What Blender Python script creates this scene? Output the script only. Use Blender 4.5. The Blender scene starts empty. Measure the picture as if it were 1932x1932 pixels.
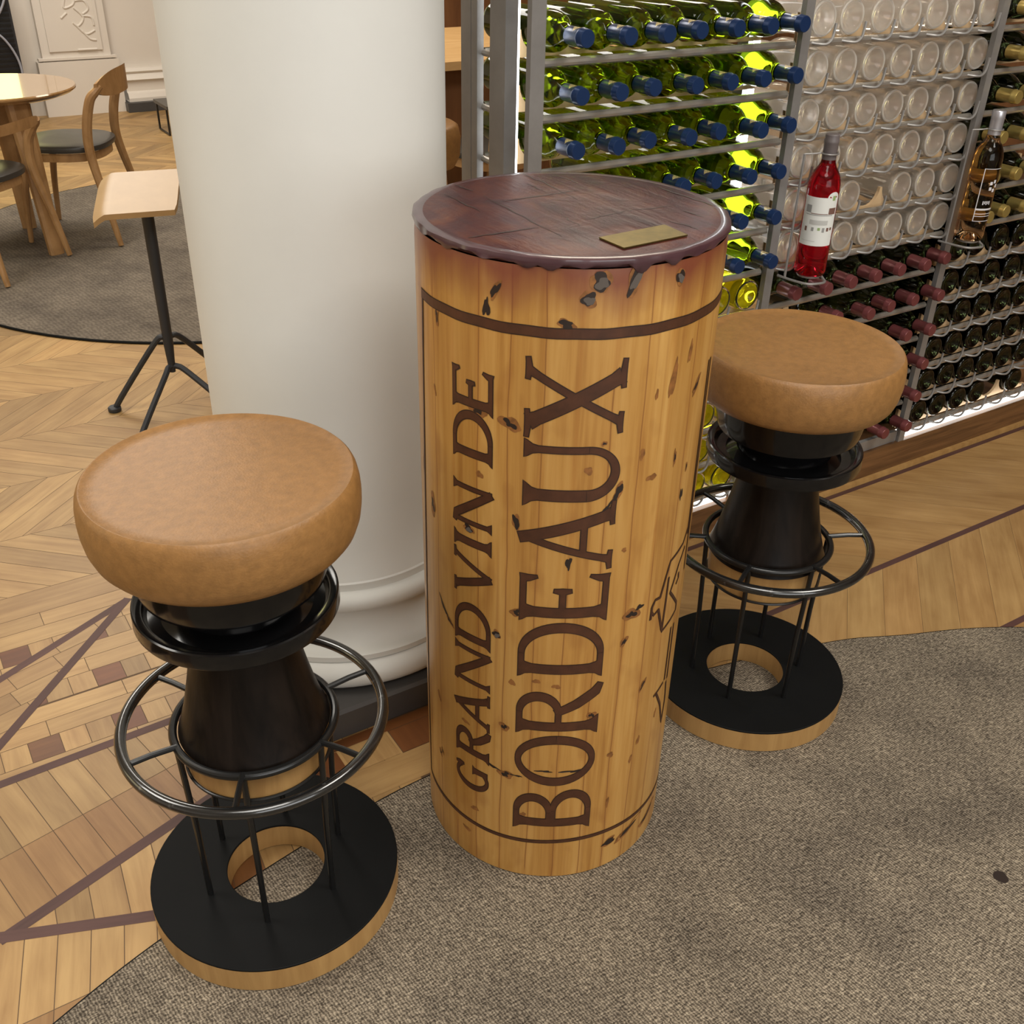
import bpy, bmesh, math, random
from mathutils import Vector, Matrix
random.seed(7)
PI = math.pi
SC = bpy.context.scene
COL = SC.collection
R = math.radians

# ------------------------------------------------------------------ materials
def new_mat(name):
    m = bpy.data.materials.new(name); m.use_nodes = True
    nt = m.node_tree; b = nt.nodes['Principled BSDF']
    return m, nt, b
def node(nt, typ, **kw):
    n = nt.nodes.new(typ)
    for k, v in kw.items():
        if k.startswith('_'): setattr(n, k[1:], v)
        else: n.inputs[k.replace('__', ' ')].default_value = v
    return n
def plain(name, col, rough=.5, metal=0, coat=0, spec=.5, noise=0, nscale=20, bump=0, bscale=200):
    m, nt, b = new_mat(name)
    b.inputs['Base Color'].default_value = (*col, 1); b.inputs['Roughness'].default_value = rough
    b.inputs['Metallic'].default_value = metal; b.inputs['Coat Weight'].default_value = coat
    b.inputs['Coat Roughness'].default_value = .08
    b.inputs['Specular IOR Level'].default_value = spec
    tc = node(nt, 'ShaderNodeTexCoord')
    if noise:
        n = node(nt, 'ShaderNodeTexNoise', Scale=nscale, Detail=5.0, Roughness=.6)
        nt.links.new(tc.outputs['Object'], n.inputs['Vector'])
        r = ramp(nt, n.outputs['Fac'], [(.3, tuple(c*(1-noise) for c in col)), (.7, tuple(min(1, c*(1+noise)) for c in col))])
        nt.links.new(r.outputs['Color'], b.inputs['Base Color'])
    if bump:
        n = node(nt, 'ShaderNodeTexNoise', Scale=bscale, Detail=4.0)
        nt.links.new(tc.outputs['Object'], n.inputs['Vector'])
        add_bump(nt, b, n.outputs['Fac'], bump)
    return m
def ramp(nt, src, stops, interp='LINEAR'):
    r = nt.nodes.new('ShaderNodeValToRGB'); r.color_ramp.interpolation = interp
    els = r.color_ramp.elements
    while len(els) < len(stops): els.new(.5)
    for e, (p, c) in zip(els, stops):
        e.position = p; e.color = (*c, 1) if len(c) == 3 else c
    nt.links.new(src, r.inputs['Fac']); return r
def add_bump(nt, b, src, strength, dist=.002):
    bp = node(nt, 'ShaderNodeBump', Strength=strength, Distance=dist)
    nt.links.new(src, bp.inputs['Height']); nt.links.new(bp.outputs['Normal'], b.inputs['Normal'])
def math_n(nt, op, a, b_=None, clamp=False):
    n = nt.nodes.new('ShaderNodeMath'); n.operation = op; n.use_clamp = clamp
    for i, v in enumerate((a, b_)):
        if v is None: continue
        if isinstance(v, (int, float)): n.inputs[i].default_value = v
        else: nt.links.new(v, n.inputs[i])
    return n.outputs[0]
def mixc(nt, fac, a, b_, blend='MIX'):
    n = nt.nodes.new('ShaderNodeMix'); n.data_type = 'RGBA'; n.blend_type = blend
    if isinstance(fac, (int, float)): n.inputs[0].default_value = fac
    else: nt.links.new(fac, n.inputs[0])
    for i, v in ((6, a), (7, b_)):
        if isinstance(v, tuple): n.inputs[i].default_value = (*v, 1)
        else: nt.links.new(v, n.inputs[i])
    return n.outputs[2]

def wood_uv(name, base, dark, rough=.4, grain=.5, bump=.05, coat=0):
    """wood whose grain follows the UV u axis; the 'tint' attribute shifts each board"""
    m, nt, b = new_mat(name)
    uv = node(nt, 'ShaderNodeUVMap'); at = node(nt, 'ShaderNodeAttribute', _attribute_name='tint')
    mp = node(nt, 'ShaderNodeMapping'); mp.inputs['Scale'].default_value = (5, 70, 1)
    sep = node(nt, 'ShaderNodeSeparateColor'); nt.links.new(at.outputs['Color'], sep.inputs[0])
    off = node(nt, 'ShaderNodeCombineXYZ'); nt.links.new(math_n(nt, 'MULTIPLY', sep.outputs[2], 37.), off.inputs[0]); nt.links.new(math_n(nt, 'MULTIPLY', sep.outputs[2], 91.), off.inputs[1])
    nt.links.new(uv.outputs[0], mp.inputs['Vector']); nt.links.new(off.outputs[0], mp.inputs['Location'])
    n1 = node(nt, 'ShaderNodeTexNoise', Scale=1.0, Detail=6.0, Roughness=.6, Distortion=.6); nt.links.new(mp.outputs[0], n1.inputs['Vector'])
    mp2 = node(nt, 'ShaderNodeMapping'); mp2.inputs['Scale'].default_value = (6, 14, 1)
    nt.links.new(uv.outputs[0], mp2.inputs['Vector']); nt.links.new(off.outputs[0], mp2.inputs['Location'])
    n2 = node(nt, 'ShaderNodeTexNoise', Scale=1.0, Detail=3.0); nt.links.new(mp2.outputs[0], n2.inputs['Vector'])
    f = math_n(nt, 'ADD', math_n(nt, 'MULTIPLY', n1.outputs['Fac'], grain), math_n(nt, 'MULTIPLY', n2.outputs['Fac'], 1-grain))
    r = ramp(nt, f, [(.3, dark), (.62, base)])
    # tint: R = brightness shift, G = towards reddish brown
    hsv = node(nt, 'ShaderNodeHueSaturation'); nt.links.new(r.outputs[0], hsv.inputs['Color'])
    nt.links.new(math_n(nt, 'ADD', math_n(nt, 'MULTIPLY', sep.outputs[0], .55), .72), hsv.inputs['Value'])
    c = mixc(nt, sep.outputs[1], hsv.outputs[0], mixc(nt, 1.0, hsv.outputs[0], (.41, .200, .095), 'MULTIPLY'))
    nt.links.new(c, b.inputs['Base Color']); b.inputs['Roughness'].default_value = rough
    b.inputs['Coat Weight'].default_value = coat
    add_bump(nt, b, f, bump)
    return m

def wood_obj(name, base, dark, scale=(40, 40, 4), rough=.45, bump=.08, coat=0):
    m, nt, b = new_mat(name)
    tc = node(nt, 'ShaderNodeTexCoord'); mp = node(nt, 'ShaderNodeMapping'); mp.inputs['Scale'].default_value = scale
    nt.links.new(tc.outputs['Object'], mp.inputs['Vector'])
    n = node(nt, 'ShaderNodeTexNoise', Scale=1.0, Detail=6.0, Roughness=.6, Distortion=.8); nt.links.new(mp.outputs[0], n.inputs['Vector'])
    r = ramp(nt, n.outputs['Fac'], [(.32, dark), (.65, base)])
    nt.links.new(r.outputs[0], b.inputs['Base Color']); b.inputs['Roughness'].default_value = rough
    b.inputs['Coat Weight'].default_value = coat
    add_bump(nt, b, n.outputs['Fac'], bump)
    return m

def glass(name, col, rough=.03, ior=1.33, milk=0, milkcol=(.8, .78, .74)):
    m, nt, b = new_mat(name)
    b.inputs['Base Color'].default_value = (*col, 1); b.inputs['Roughness'].default_value = rough
    b.inputs['IOR'].default_value = ior; b.inputs['Transmission Weight'].default_value = 1
    if milk:
        out = nt.nodes['Material Output']
        d = node(nt, 'ShaderNodeBsdfDiffuse', Color=(*milkcol, 1)); t = node(nt, 'ShaderNodeBsdfTranslucent', Color=(*milkcol, 1))
        a = nt.nodes.new('ShaderNodeMixShader'); a.inputs[0].default_value = .55
        nt.links.new(d.outputs[0], a.inputs[1]); nt.links.new(t.outputs[0], a.inputs[2])
        mx = nt.nodes.new('ShaderNodeMixShader'); mx.inputs[0].default_value = milk
        nt.links.new(b.outputs[0], mx.inputs[1]); nt.links.new(a.outputs[0], mx.inputs[2]); nt.links.new(mx.outputs[0], out.inputs[0])
    return m
def emit(name, col, s):
    m, nt, b = new_mat(name)
    b.inputs['Base Color'].default_value = (.8, .8, .8, 1)
    b.inputs['Emission Color'].default_value = (*col, 1); b.inputs['Emission Strength'].default_value = s
    return m

# ------------------------------------------------------------------ mesh helpers
class MB:
    def __init__(s): s.v = []; s.f = []; s.m = []; s.uv = []; s.tint = []
    def face(s, pts, m=0, uv=None, tint=None):
        i = len(s.v); s.v += [tuple(p) for p in pts]; s.f.append(list(range(i, i+len(pts)))); s.m.append(m)
        s.uv.append(uv or [(p[0], p[1]) for p in pts]); s.tint.append(tint or (.5, 0, .5))
    def grid(s, rows, m=0, closed=False, uvs=None):
        """rows of equally many points, joined by quads"""
        i0 = len(s.v); n = len(rows[0])
        for r in rows: s.v += [tuple(p) for p in r]
        for a in range(len(rows)-1):
            for b in range(n if closed else n-1):
                c = (b+1) % n
                s.f.append([i0+a*n+b, i0+a*n+c, i0+(a+1)*n+c, i0+(a+1)*n+b]); s.m.append(m)
                if uvs: s.uv.append([uvs[a][b], uvs[a][b+1], uvs[a+1][b+1], uvs[a+1][b]])
                else: s.uv.append([(0, 0)]*4)
                s.tint.append((.5, 0, .5))
        return i0
    def ngon(s, idx, m=0):
        s.f.append(list(idx)); s.m.append(m); s.uv.append([(s.v[i][0], s.v[i][1]) for i in idx]); s.tint.append((.5, 0, .5))
    def box(s, c, d, rot=None, m=0):
        hx, hy, hz = d[0]/2, d[1]/2, d[2]/2
        P = [Vector((x*hx, y*hy, z*hz)) for x in (-1, 1) for y in (-1, 1) for z in (-1, 1)]
        if rot is not None: P = [rot @ p for p in P]
        P = [p+Vector(c) for p in P]; i = len(s.v); s.v += [tuple(p) for p in P]
        for f in ((0, 1, 3, 2), (4, 6, 7, 5), (0, 4, 5, 1), (2, 3, 7, 6), (0, 2, 6, 4), (1, 5, 7, 3)):
            q = [i+k for k in f]; s.f.append(q); s.m.append(m); s.tint.append((.5, 0, .5))
            s.uv.append([(s.v[k][0]+s.v[k][1], s.v[k][2]) for k in q])
    def lathe(s, prof, seg=48, c=(0, 0), m=0):
        rows = []
        for r, z in prof:
            rows.append([(c[0]+r*math.cos(2*PI*k/seg), c[1]+r*math.sin(2*PI*k/seg), z) for k in range(seg)])
        i0 = s.grid(rows, m, True)
        if prof[0][0] > 1e-6: s.ngon([i0+k for k in range(seg)][::-1], m)
        if prof[-1][0] > 1e-6: s.ngon([i0+(len(prof)-1)*seg+k for k in range(seg)], m)
    def lathe_open(s, prof, seg=48, c=(0, 0), m=0):
        rows = [[(c[0]+r*math.cos(2*PI*k/seg), c[1]+r*math.sin(2*PI*k/seg), z) for k in range(seg)] for r, z in prof]
        s.grid(rows, m, True)
    def tube(s, pts, r, seg=10, closed=False, m=0, flat=None):
        pts = [Vector(p) for p in pts]; n = len(pts)
        rr = r if isinstance(r, (list, tuple)) else [r]*n
        rows = []; up = None
        for i, p in enumerate(pts):
            if closed: t = pts[(i+1) % n]-pts[i-1]
            else: t = pts[min(i+1, n-1)]-pts[max(i-1, 0)]
            t.normalize()
            if up is None: up = Vector((0, 0, 1)) if abs(t.z) < .9 else Vector((1, 0, 0))
            up = (up-t*up.dot(t)); up.normalize(); sd = t.cross(up)
            fx, fy = flat if flat else (1, 1)
            rows.append([p+sd*rr[i]*fx*math.cos(2*PI*k/seg)+up*rr[i]*fy*math.sin(2*PI*k/seg) for k in range(seg)])
        if closed: rows.append(rows[0])
        i0 = s.grid(rows, m, True)
        if not closed:
            s.ngon([i0+k for k in range(seg)][::-1], m); s.ngon([i0+(n-1)*seg+k for k in range(seg)], m)
    def build(s, name, mats, parent=None, smooth=30, merge=False):
        me = bpy.data.meshes.new(name); me.from_pydata(s.v, [], s.f); 
        if not isinstance(mats, (list, tuple)): mats = [mats]
        for mt in mats: me.materials.append(mt)
        me.uv_layers.new(name='UVMap'); me.attributes.new('tint', 'FLOAT_COLOR', 'CORNER')
        ul = me.uv_layers['UVMap']; ca = me.attributes['tint']
        me.polygons.foreach_set('material_index', s.m)
        uvf, tf = [], []
        for fi, f in enumerate(s.f):
            t = s.tint[fi]
            for j in range(len(f)): uvf += s.uv[fi][j]; tf += (t[0], t[1], t[2], 1)
        ul.data.foreach_set('uv', uvf); ca.data.foreach_set('color', tf)
        if merge:
            bm = bmesh.new(); bm.from_mesh(me); bmesh.ops.remove_doubles(bm, verts=bm.verts, dist=1e-6)
            bmesh.ops.recalc_face_normals(bm, faces=bm.faces); bm.to_mesh(me); bm.free()
        me.update()
        if smooth:
            for p in me.polygons: p.use_smooth = True
            me.set_sharp_from_angle(angle=R(smooth))
        o = bpy.data.objects.new(name, me); COL.objects.link(o)
        if parent: o.parent = parent
        return o
def empty(name, loc=(0, 0, 0), rot=(0, 0, 0)):
    o = bpy.data.objects.new(name, None); COL.objects.link(o); o.location = loc; o.rotation_euler = rot
    o.empty_display_size = .05; return o
def tag(o, label, cat, group=None):
    o['label'] = label; o['category'] = cat
    if group: o['group'] = group
    return o
def struct(o, label=None):
    o['kind'] = 'structure'
    if label: o['label'] = label
    return o
def copy_tree(o, parent=None):
    c = o.copy(); COL.objects.link(c)
    if parent: c.parent = parent
    for ch in list(KIDS.get(o.name, [])):
        cc = copy_tree(ch, c); KIDS.setdefault(c.name, []).append(cc)
    return c
KIDS = {}
def kid(parent, child): KIDS.setdefault(parent.name, []).append(child); return child
def clip(poly, a, b):
    """keep the part of a convex polygon left of the line a->b"""
    out = []; n = len(poly); sd = lambda p: (b[0]-a[0])*(p[1]-a[1])-(b[1]-a[1])*(p[0]-a[0])
    for i in range(n):
        p, q = poly[i], poly[(i+1) % n]; sp, sq = sd(p), sd(q)
        if sp >= 0: out.append(p)
        if sp*sq < 0:
            t = sp/(sp-sq); out.append((p[0]+t*(q[0]-p[0]), p[1]+t*(q[1]-p[1])))
    return out
def clip_to(poly, region):
    for i in range(len(region)):
        if len(poly) < 3: return []
        poly = clip(poly, region[i], region[(i+1) % len(region)])
    return poly if len(poly) >= 3 else []
def spline(pts, n=12, closed=False):
    P = [Vector(p) for p in pts]; out = []; N = len(P)
    for i in range(N if closed else N-1):
        p0 = P[(i-1) % N] if closed else P[max(i-1, 0)]; p1 = P[i]; p2 = P[(i+1) % N]; p3 = P[(i+2) % N] if closed else P[min(i+2, N-1)]
        for k in range(n):
            t = k/n
            out.append(.5*((2*p1)+(-p0+p2)*t+(2*p0-5*p1+4*p2-p3)*t*t+(-p0+3*p1-3*p2+p3)*t*t*t))
    if not closed: out.append(P[-1])
    return out

# ------------------------------------------------------------------ palette
M = {}
M['oak'] = wood_uv('oak_parquet', (.42, .265, .105), (.27, .150, .052), rough=.46, bump=.05)
M['strip'] = wood_uv('mahogany_strip', (.098, .044, .036), (.060, .026, .022), rough=.6)
M['subfloor'] = plain('floor_joint', (.10, .055, .025), .7)
M['white'] = plain('white_plaster', (.655, .658, .625), .55, noise=.035, nscale=3, bump=.06, bscale=60)
M['wallwhite'] = plain('cream_wall_paint', (.70, .64, .56), .6, noise=.03, nscale=2)
M['grey'] = plain('dark_grey_paint', (.055, .052, .05), .45, noise=.1, nscale=8)
M['black'] = plain('black_lacquer', (.004, .004, .0045), .14, coat=.15, spec=.35)
M['blackmet'] = plain('black_metal', (.008, .008, .008), .28, bump=.03, bscale=90)
def worn():
    m, nt, b = new_mat('worn_black_metal')
    tc = node(nt, 'ShaderNodeTexCoord'); n = node(nt, 'ShaderNodeTexNoise', Scale=38., Detail=6.0, Roughness=.7); nt.links.new(tc.outputs['Object'], n.inputs['Vector'])
    r = ramp(nt, n.outputs['Fac'], [(.60, (0, 0, 0)), (.72, (1, 1, 1))])
    nt.links.new(mixc(nt, r.outputs[0], (.008, .008, .008), (.10, .097, .094)), b.inputs['Base Color'])
    b.inputs['Roughness'].default_value = .20; b.inputs['Coat Weight'].default_value = .9; b.inputs['Coat Roughness'].default_value = .1; return m
M['worn'] = worn()
M['blackmat'] = plain('black_laminate', (.0045, .0048, .005), .58, spec=.12, bump=.04, bscale=900)
M['seat'] = plain('tan_cork_leather', (.262, .130, .040), .43, noise=.16, nscale=75, bump=.22, bscale=330, spec=.45)
M['lightwood'] = wood_obj('light_turned_wood', (.43, .255, .092), (.32, .175, .058), scale=(30, 30, 3), rough=.45)
M['charwood'] = wood_obj('black_stained_wood', (.013, .009, .007), (.0025, .002, .0018), scale=(24, 24, 2.6), rough=.34, bump=.3)
M['charwood'].node_tree.nodes['Principled BSDF'].inputs['Specular IOR Level'].default_value = .18
M['steel'] = plain('brushed_steel', (.27, .26, .25), .38, .45, noise=.12, nscale=14)
M['rail'] = plain('polished_rail_steel', (.46, .43, .38), .27, .7)
M['plinthwood'] = wood_obj('walnut_plinth_wood', (.17, .082, .032), (.07, .032, .013), scale=(3, 30, 60), rough=.4)
M['darkleather'] = plain('dark_grey_leather', (.045, .042, .037), .35)
M['chairwood'] = wood_obj('chair_oak', (.42, .24, .10), (.30, .16, .06), scale=(20, 20, 8), rough=.4)
M['ply'] = plain('pale_birch_plywood', (.43, .275, .125), .4, noise=.04)
M['charcoal'] = plain('charcoal_metal', (.02, .022, .026), .5)
M['brownwood'] = wood_obj('brown_cabinet_wood', (.20, .085, .030), (.13, .052, .018), scale=(14, 14, 2), rough=.5)
M['tabletop'] = wood_obj('glossy_oak_top', (.36, .21, .09), (.26, .14, .05), scale=(6, 40, 6), rough=.12, coat=.8)
M['counter'] = wood_obj('pale_counter_wood', (.62, .40, .18), (.50, .29, .11), scale=(3, 24, 24), rough=.4)
M['ceiling'] = plain('ceiling_paint', (.75, .73, .68), .8)
M['brass'] = plain('aged_brass', (.20, .155, .05), .42, 1.0, noise=.18, nscale=60)
M['led'] = emit('led_white', (.93, .97, 1.0), 8)
M['ledlow'] = emit('led_soft_white', (1.0, .98, .93), 4.5)
M['board'] = plain('tan_cradle_board', (.52, .36, .20), .6, noise=.06)
M['green'] = glass('green_bottle_glass', (.17, .285, .006), .03, 1.32)
M['darkgreen'] = glass('dark_green_bottle_glass', (.020, .030, .012), .04, 1.4)
M['yellow'] = glass('yellow_bottle_glass', (.80, .74, .02), .05, 1.25, milk=.25, milkcol=(.75, .68, .02))
M['clear'] = glass('clear_bottle_glass', (.97, .95, .92), .04, 1.40, milk=.24, milkcol=(.98, .90, .80))
M['ringclear'] = glass('thick_clear_glass_rim', (1, 1, .98), .06, 1.5, milk=.38, milkcol=(.97, .95, .90))
M['redwine'] = glass('rose_red_wine', (.62, .008, .022), .02, 1.3, milk=.06, milkcol=(.5, .005, .015))
M['amber'] = glass('pale_amber_wine', (.80, .50, .26), .02, 1.33)
M['foilgrey'] = plain('matt_grey_foil', (.13, .11, .11), .45)
M['foilsilver'] = plain('silver_foil', (.55, .55, .60), .3, .7)
M['foilgold'] = plain('gold_foil', (.50, .38, .12), .33, .7)
M['foilred'] = plain('dusty_red_foil', (.17, .048, .050), .3, .35)
M['label'] = plain('white_paper_label', (.68, .69, .66), .6)
M['labelgrey'] = plain('label_grey_ink', (.27, .27, .26), .6)
M['labelbrown'] = plain('label_brown_ink', (.16, .08, .06), .6)
M['labelgreen'] = plain('label_green_ink', (.25, .36, .14), .6)
M['whiteink'] = plain('white_print', (.62, .60, .62), .5)
M['carve'] = plain('burnt_brown_carving', (.062, .021, .008), .5, noise=.25, nscale=40)
M['carveshade'] = plain('painted_carving_shade', (.028, .011, .005), .55)  # inner shadow of the cut, painted as a dark rim round each stroke
M['hole'] = plain('dark_knot_hole', (.018, .010, .007), .5)
M['knot'] = plain('brown_knot_rim', (.22, .088, .022), .5, noise=.35, nscale=90)
M['filler'] = plain('grey_knot_filler', (.10, .085, .075), .25)
M['wiregrey'] = plain('speaker_black', (.012, .012, .014), .5)
M['cable'] = plain('grey_cable', (.30, .31, .36), .5)

def blue_foil():
    m, nt, b = new_mat('navy_foil')
    tc = node(nt, 'ShaderNodeTexCoord'); sep = node(nt, 'ShaderNodeSeparateXYZ'); nt.links.new(tc.outputs['Object'], sep.inputs[0])
    # small gilt emblem printed on the side that lies uppermost: local +Y at z .252
    dx = math_n(nt, 'ABSOLUTE', sep.outputs[0]); dz = math_n(nt, 'ABSOLUTE', math_n(nt, 'SUBTRACT', sep.outputs[2], .272))
    d = math_n(nt, 'ADD', math_n(nt, 'MULTIPLY', dx, 75.), math_n(nt, 'MULTIPLY', dz, 75.))
    n = node(nt, 'ShaderNodeTexNoise', Scale=420., Detail=2.0); nt.links.new(tc.outputs['Object'], n.inputs['Vector'])
    k = math_n(nt, 'MULTIPLY', math_n(nt, 'LESS_THAN', d, .9), math_n(nt, 'GREATER_THAN', n.outputs['Fac'], .43))
    k = math_n(nt, 'MULTIPLY', k, math_n(nt, 'GREATER_THAN', sep.outputs[1], 0.))
    c = mixc(nt, k, (.010, .030, .095), (.75, .60, .26)); nt.links.new(c, b.inputs['Base Color'])
    b.inputs['Roughness'].default_value = .28; b.inputs['Metallic'].default_value = .25
    return m
M['foilblue'] = blue_foil()

def carpet_mat(name, light, dark, mid, sc=1.0):
    m, nt, b = new_mat(name)
    tc = node(nt, 'ShaderNodeTexCoord')
    mp = node(nt, 'ShaderNodeMapping'); mp.inputs['Scale'].default_value = (60*sc, 230*sc, 1); mp.inputs['Rotation'].default_value = (0, 0, R(28))
    nt.links.new(tc.outputs['Object'], mp.inputs['Vector'])
    n = node(nt, 'ShaderNodeTexNoise', Scale=1.0, Detail=3.0, Roughness=.7, Distortion=.5); nt.links.new(mp.outputs[0], n.inputs['Vector'])
    w = node(nt, 'ShaderNodeTexWave', Scale=1.0, Distortion=5.0, Detail=2.0); w.inputs['Detail Scale'].default_value = 2.0
    mw = node(nt, 'ShaderNodeMapping'); mw.inputs['Scale'].default_value = (42*sc, 42*sc, 1); mw.inputs['Rotation'].default_value = (0, 0, R(-8))
    nt.links.new(tc.outputs['Object'], mw.inputs['Vector']); nt.links.new(mw.outputs[0], w.inputs['Vector'])
    big = node(nt, 'ShaderNodeTexNoise', Scale=5.0, Detail=4.0, Roughness=.6); nt.links.new(tc.outputs['Object'], big.inputs['Vector'])
    f = math_n(nt, 'ADD', math_n(nt, 'MULTIPLY', n.outputs['Fac'], .84), math_n(nt, 'MULTIPLY', w.outputs['Fac'], .16))
    r = ramp(nt, f, [(.36, dark), (.52, mid), (.68, light)])
    s = ramp(nt, big.outputs['Fac'], [(.33, (.66, .66, .68)), (.60, (1, 1, 1))])
    nt.links.new(mixc(nt, 1.0, r.outputs[0], s.outputs[0], 'MULTIPLY'), b.inputs['Base Color'])
    b.inputs['Roughness'].default_value = .95; b.inputs['Specular IOR Level'].default_value = .1
    add_bump(nt, b, f, .5, .004)
    return m
M['carpet'] = carpet_mat('woven_grey_carpet', (.45, .38, .28), (.058, .047, .035), (.205, .168, .124), 1.5)
M['carpetfar'] = carpet_mat('grey_round_carpet', (.22, .185, .145), (.12, .10, .078), (.165, .138, .108), .5)

def cork_mat():
    m, nt, b = new_mat('varnished_pine_staves')
    uv = node(nt, 'ShaderNodeUVMap'); sep = node(nt, 'ShaderNodeSeparateXYZ'); nt.links.new(uv.outputs[0], sep.inputs[0])
    def nz(scale, vec=None, **k):
        mp = node(nt, 'ShaderNodeMapping'); mp.inputs['Scale'].default_value = (*scale, 1)
        nt.links.new(uv.outputs[0], mp.inputs['Vector']); n = node(nt, 'ShaderNodeTexNoise', Scale=1.0, **k); nt.links.new(mp.outputs[0], n.inputs['Vector']); return n.outputs['Fac']
    grain = nz((120, 4), Detail=6.0, Roughness=.6, Distortion=.4)
    broad = nz((26, 2.2), Detail=3.0, Distortion=.6)
    spots = nz((22, 11), Detail=2.0)
    wob = nz((9, 3.2), Detail=3.0)
    streak = nz((75, 1.1), Detail=4.0, Distortion=.5)
    # staves
    u = math_n(nt, 'ADD', sep.outputs[0], math_n(nt, 'MULTIPLY', math_n(nt, 'SUBTRACT', wob, .5), .017))
    st = math_n(nt, 'DIVIDE', math_n(nt, 'ADD', u, 10.036), .0445)
    fr = math_n(nt, 'FRACT', st); idx = math_n(nt, 'FLOOR', st)
    wn = nt.nodes.new('ShaderNodeTexWhiteNoise'); wn.noise_dimensions = '1D'; nt.links.new(idx, wn.inputs['W'])
    dist = math_n(nt, 'MINIMUM', fr, math_n(nt, 'SUBTRACT', 1., fr))
    f = math_n(nt, 'ADD', math_n(nt, 'MULTIPLY', grain, .40), math_n(nt, 'MULTIPLY', broad, .60))
    base = ramp(nt, f, [(.30, (.285, .122, .024)), (.48, (.43, .228, .057)), (.70, (.54, .325, .102))]).outputs[0]
    tint = ramp(nt, wn.outputs[0], [(0., (.88, .82, .72)), (1., (1.06, 1.03, 1.0))]).outputs[0]
    c = mixc(nt, 1.0, base, tint, 'MULTIPLY')
    seam_brown = math_n(nt, 'MULTIPLY', math_n(nt, 'SUBTRACT', 1., math_n(nt, 'MULTIPLY', dist, 9., True), True), .42)  # brown tint fading out from each stave seam
    c = mixc(nt, seam_brown, c, (.36, .15, .03))
    seam = math_n(nt, 'MULTIPLY', math_n(nt, 'LESS_THAN', dist, .022), math_n(nt, 'GREATER_THAN', streak, .46))
    c = mixc(nt, math_n(nt, 'MULTIPLY', ramp(nt, streak, [(.56, (0, 0, 0)), (.70, (1, 1, 1))]).outputs[0], .42), c, (.30, .125, .028))
    c = mixc(nt, math_n(nt, 'MULTIPLY', seam, .62), c, (.19, .072, .018))
    sp = ramp(nt, spots, [(.58, (0, 0, 0)), (.76, (1, 1, 1))])
    c = mixc(nt, math_n(nt, 'MULTIPLY', sp.outputs[0], .55), c, (.26, .10, .022))
    # wine soaked into the top end of the staves
    drip = nz((22, 3), Detail=4.0)
    zz = math_n(nt, 'ADD', sep.outputs[1], math_n(nt, 'MULTIPLY', math_n(nt, 'SUBTRACT', drip, .5), .075))
    wine = ramp(nt, math_n(nt, 'MULTIPLY', math_n(nt, 'SUBTRACT', zz, .99), 12.), [(.12, (0, 0, 0)), (.80, (1, 1, 1))])
    c = mixc(nt, math_n(nt, 'MULTIPLY', wine.outputs[0], .88), c, (.15, .032, .020))
    blot = nz((9, 9), Detail=3.0)
    bz = math_n(nt, 'MULTIPLY', math_n(nt, 'GREATER_THAN', sep.outputs[1], .985), math_n(nt, 'MULTIPLY', math_n(nt, 'SUBTRACT', blot, .56), 4., True))
    c = mixc(nt, math_n(nt, 'MULTIPLY', bz, .8), c, (.20, .060, .030))
    nt.links.new(c, b.inputs['Base Color'])
    b.inputs['Roughness'].default_value = .40; b.inputs['Coat Weight'].default_value = .25; b.inputs['Coat Roughness'].default_value = .2
    add_bump(nt, b, math_n(nt, 'SUBTRACT', math_n(nt, 'MULTIPLY', grain, .3), seam), .12)
    return m
M['cork'] = cork_mat()
def winetop():
    m, nt, b = new_mat('wine_stained_end_grain')
    tc = node(nt, 'ShaderNodeTexCoord')
    n = node(nt, 'ShaderNodeTexNoise', Scale=9.0, Detail=7.0, Roughness=.65, Distortion=.6); nt.links.new(tc.outputs['Object'], n.inputs['Vector'])
    mp = node(nt, 'ShaderNodeMapping'); mp.inputs['Scale'].default_value = (70, 9, 9); mp.inputs['Rotation'].default_value = (0, 0, R(8)); nt.links.new(tc.outputs['Object'], mp.inputs['Vector'])
    n2 = node(nt, 'ShaderNodeTexNoise', Scale=1.0, Detail=5.0); nt.links.new(mp.outputs[0], n2.inputs['Vector'])
    f = math_n(nt, 'ADD', math_n(nt, 'MULTIPLY', n.outputs['Fac'], .7), math_n(nt, 'MULTIPLY', n2.outputs['Fac'], .3))
    r = ramp(nt, f, [(.34, (.020, .006, .011)), (.50, (.055, .013, .013)), (.63, (.095, .025, .012)), (.76, (.20, .075, .026))])
    nt.links.new(r.outputs[0], b.inputs['Base Color']); b.inputs['Roughness'].default_value = .36; b.inputs['Specular IOR Level'].default_value = .20
    b.inputs['Coat Weight'].default_value = .02; b.inputs['Coat Roughness'].default_value = .22
    add_bump(nt, b, f, .6, .006); return m
M['winetop'] = winetop()
M['wax'] = plain('dark_wine_wax', (.060, .026, .032), .28, coat=.4, noise=.25, nscale=30)

# ------------------------------------------------------------------ camera (levelled from the verticals and the rack lines)
H_CAM = 1.45
Rn = [[0.84810979, -0.52944482, 0.01994890], [-0.26289878, -0.45322647, -0.85174527], [0.45999349, 0.71712896, -0.52357621]]
cam = bpy.data.cameras.new('camera'); cam.sensor_width = 36; cam.lens = 36*1950.51/1932; cam.clip_start = .02
co = bpy.data.objects.new('camera', cam); COL.objects.link(co)
mw = Matrix.Identity(4)
for i in range(3):
    mw[i][0] = Rn[0][i]; mw[i][1] = -Rn[1][i]; mw[i][2] = -Rn[2][i]
mw[2][3] = H_CAM; co.matrix_world = mw
SC.camera = co

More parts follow.
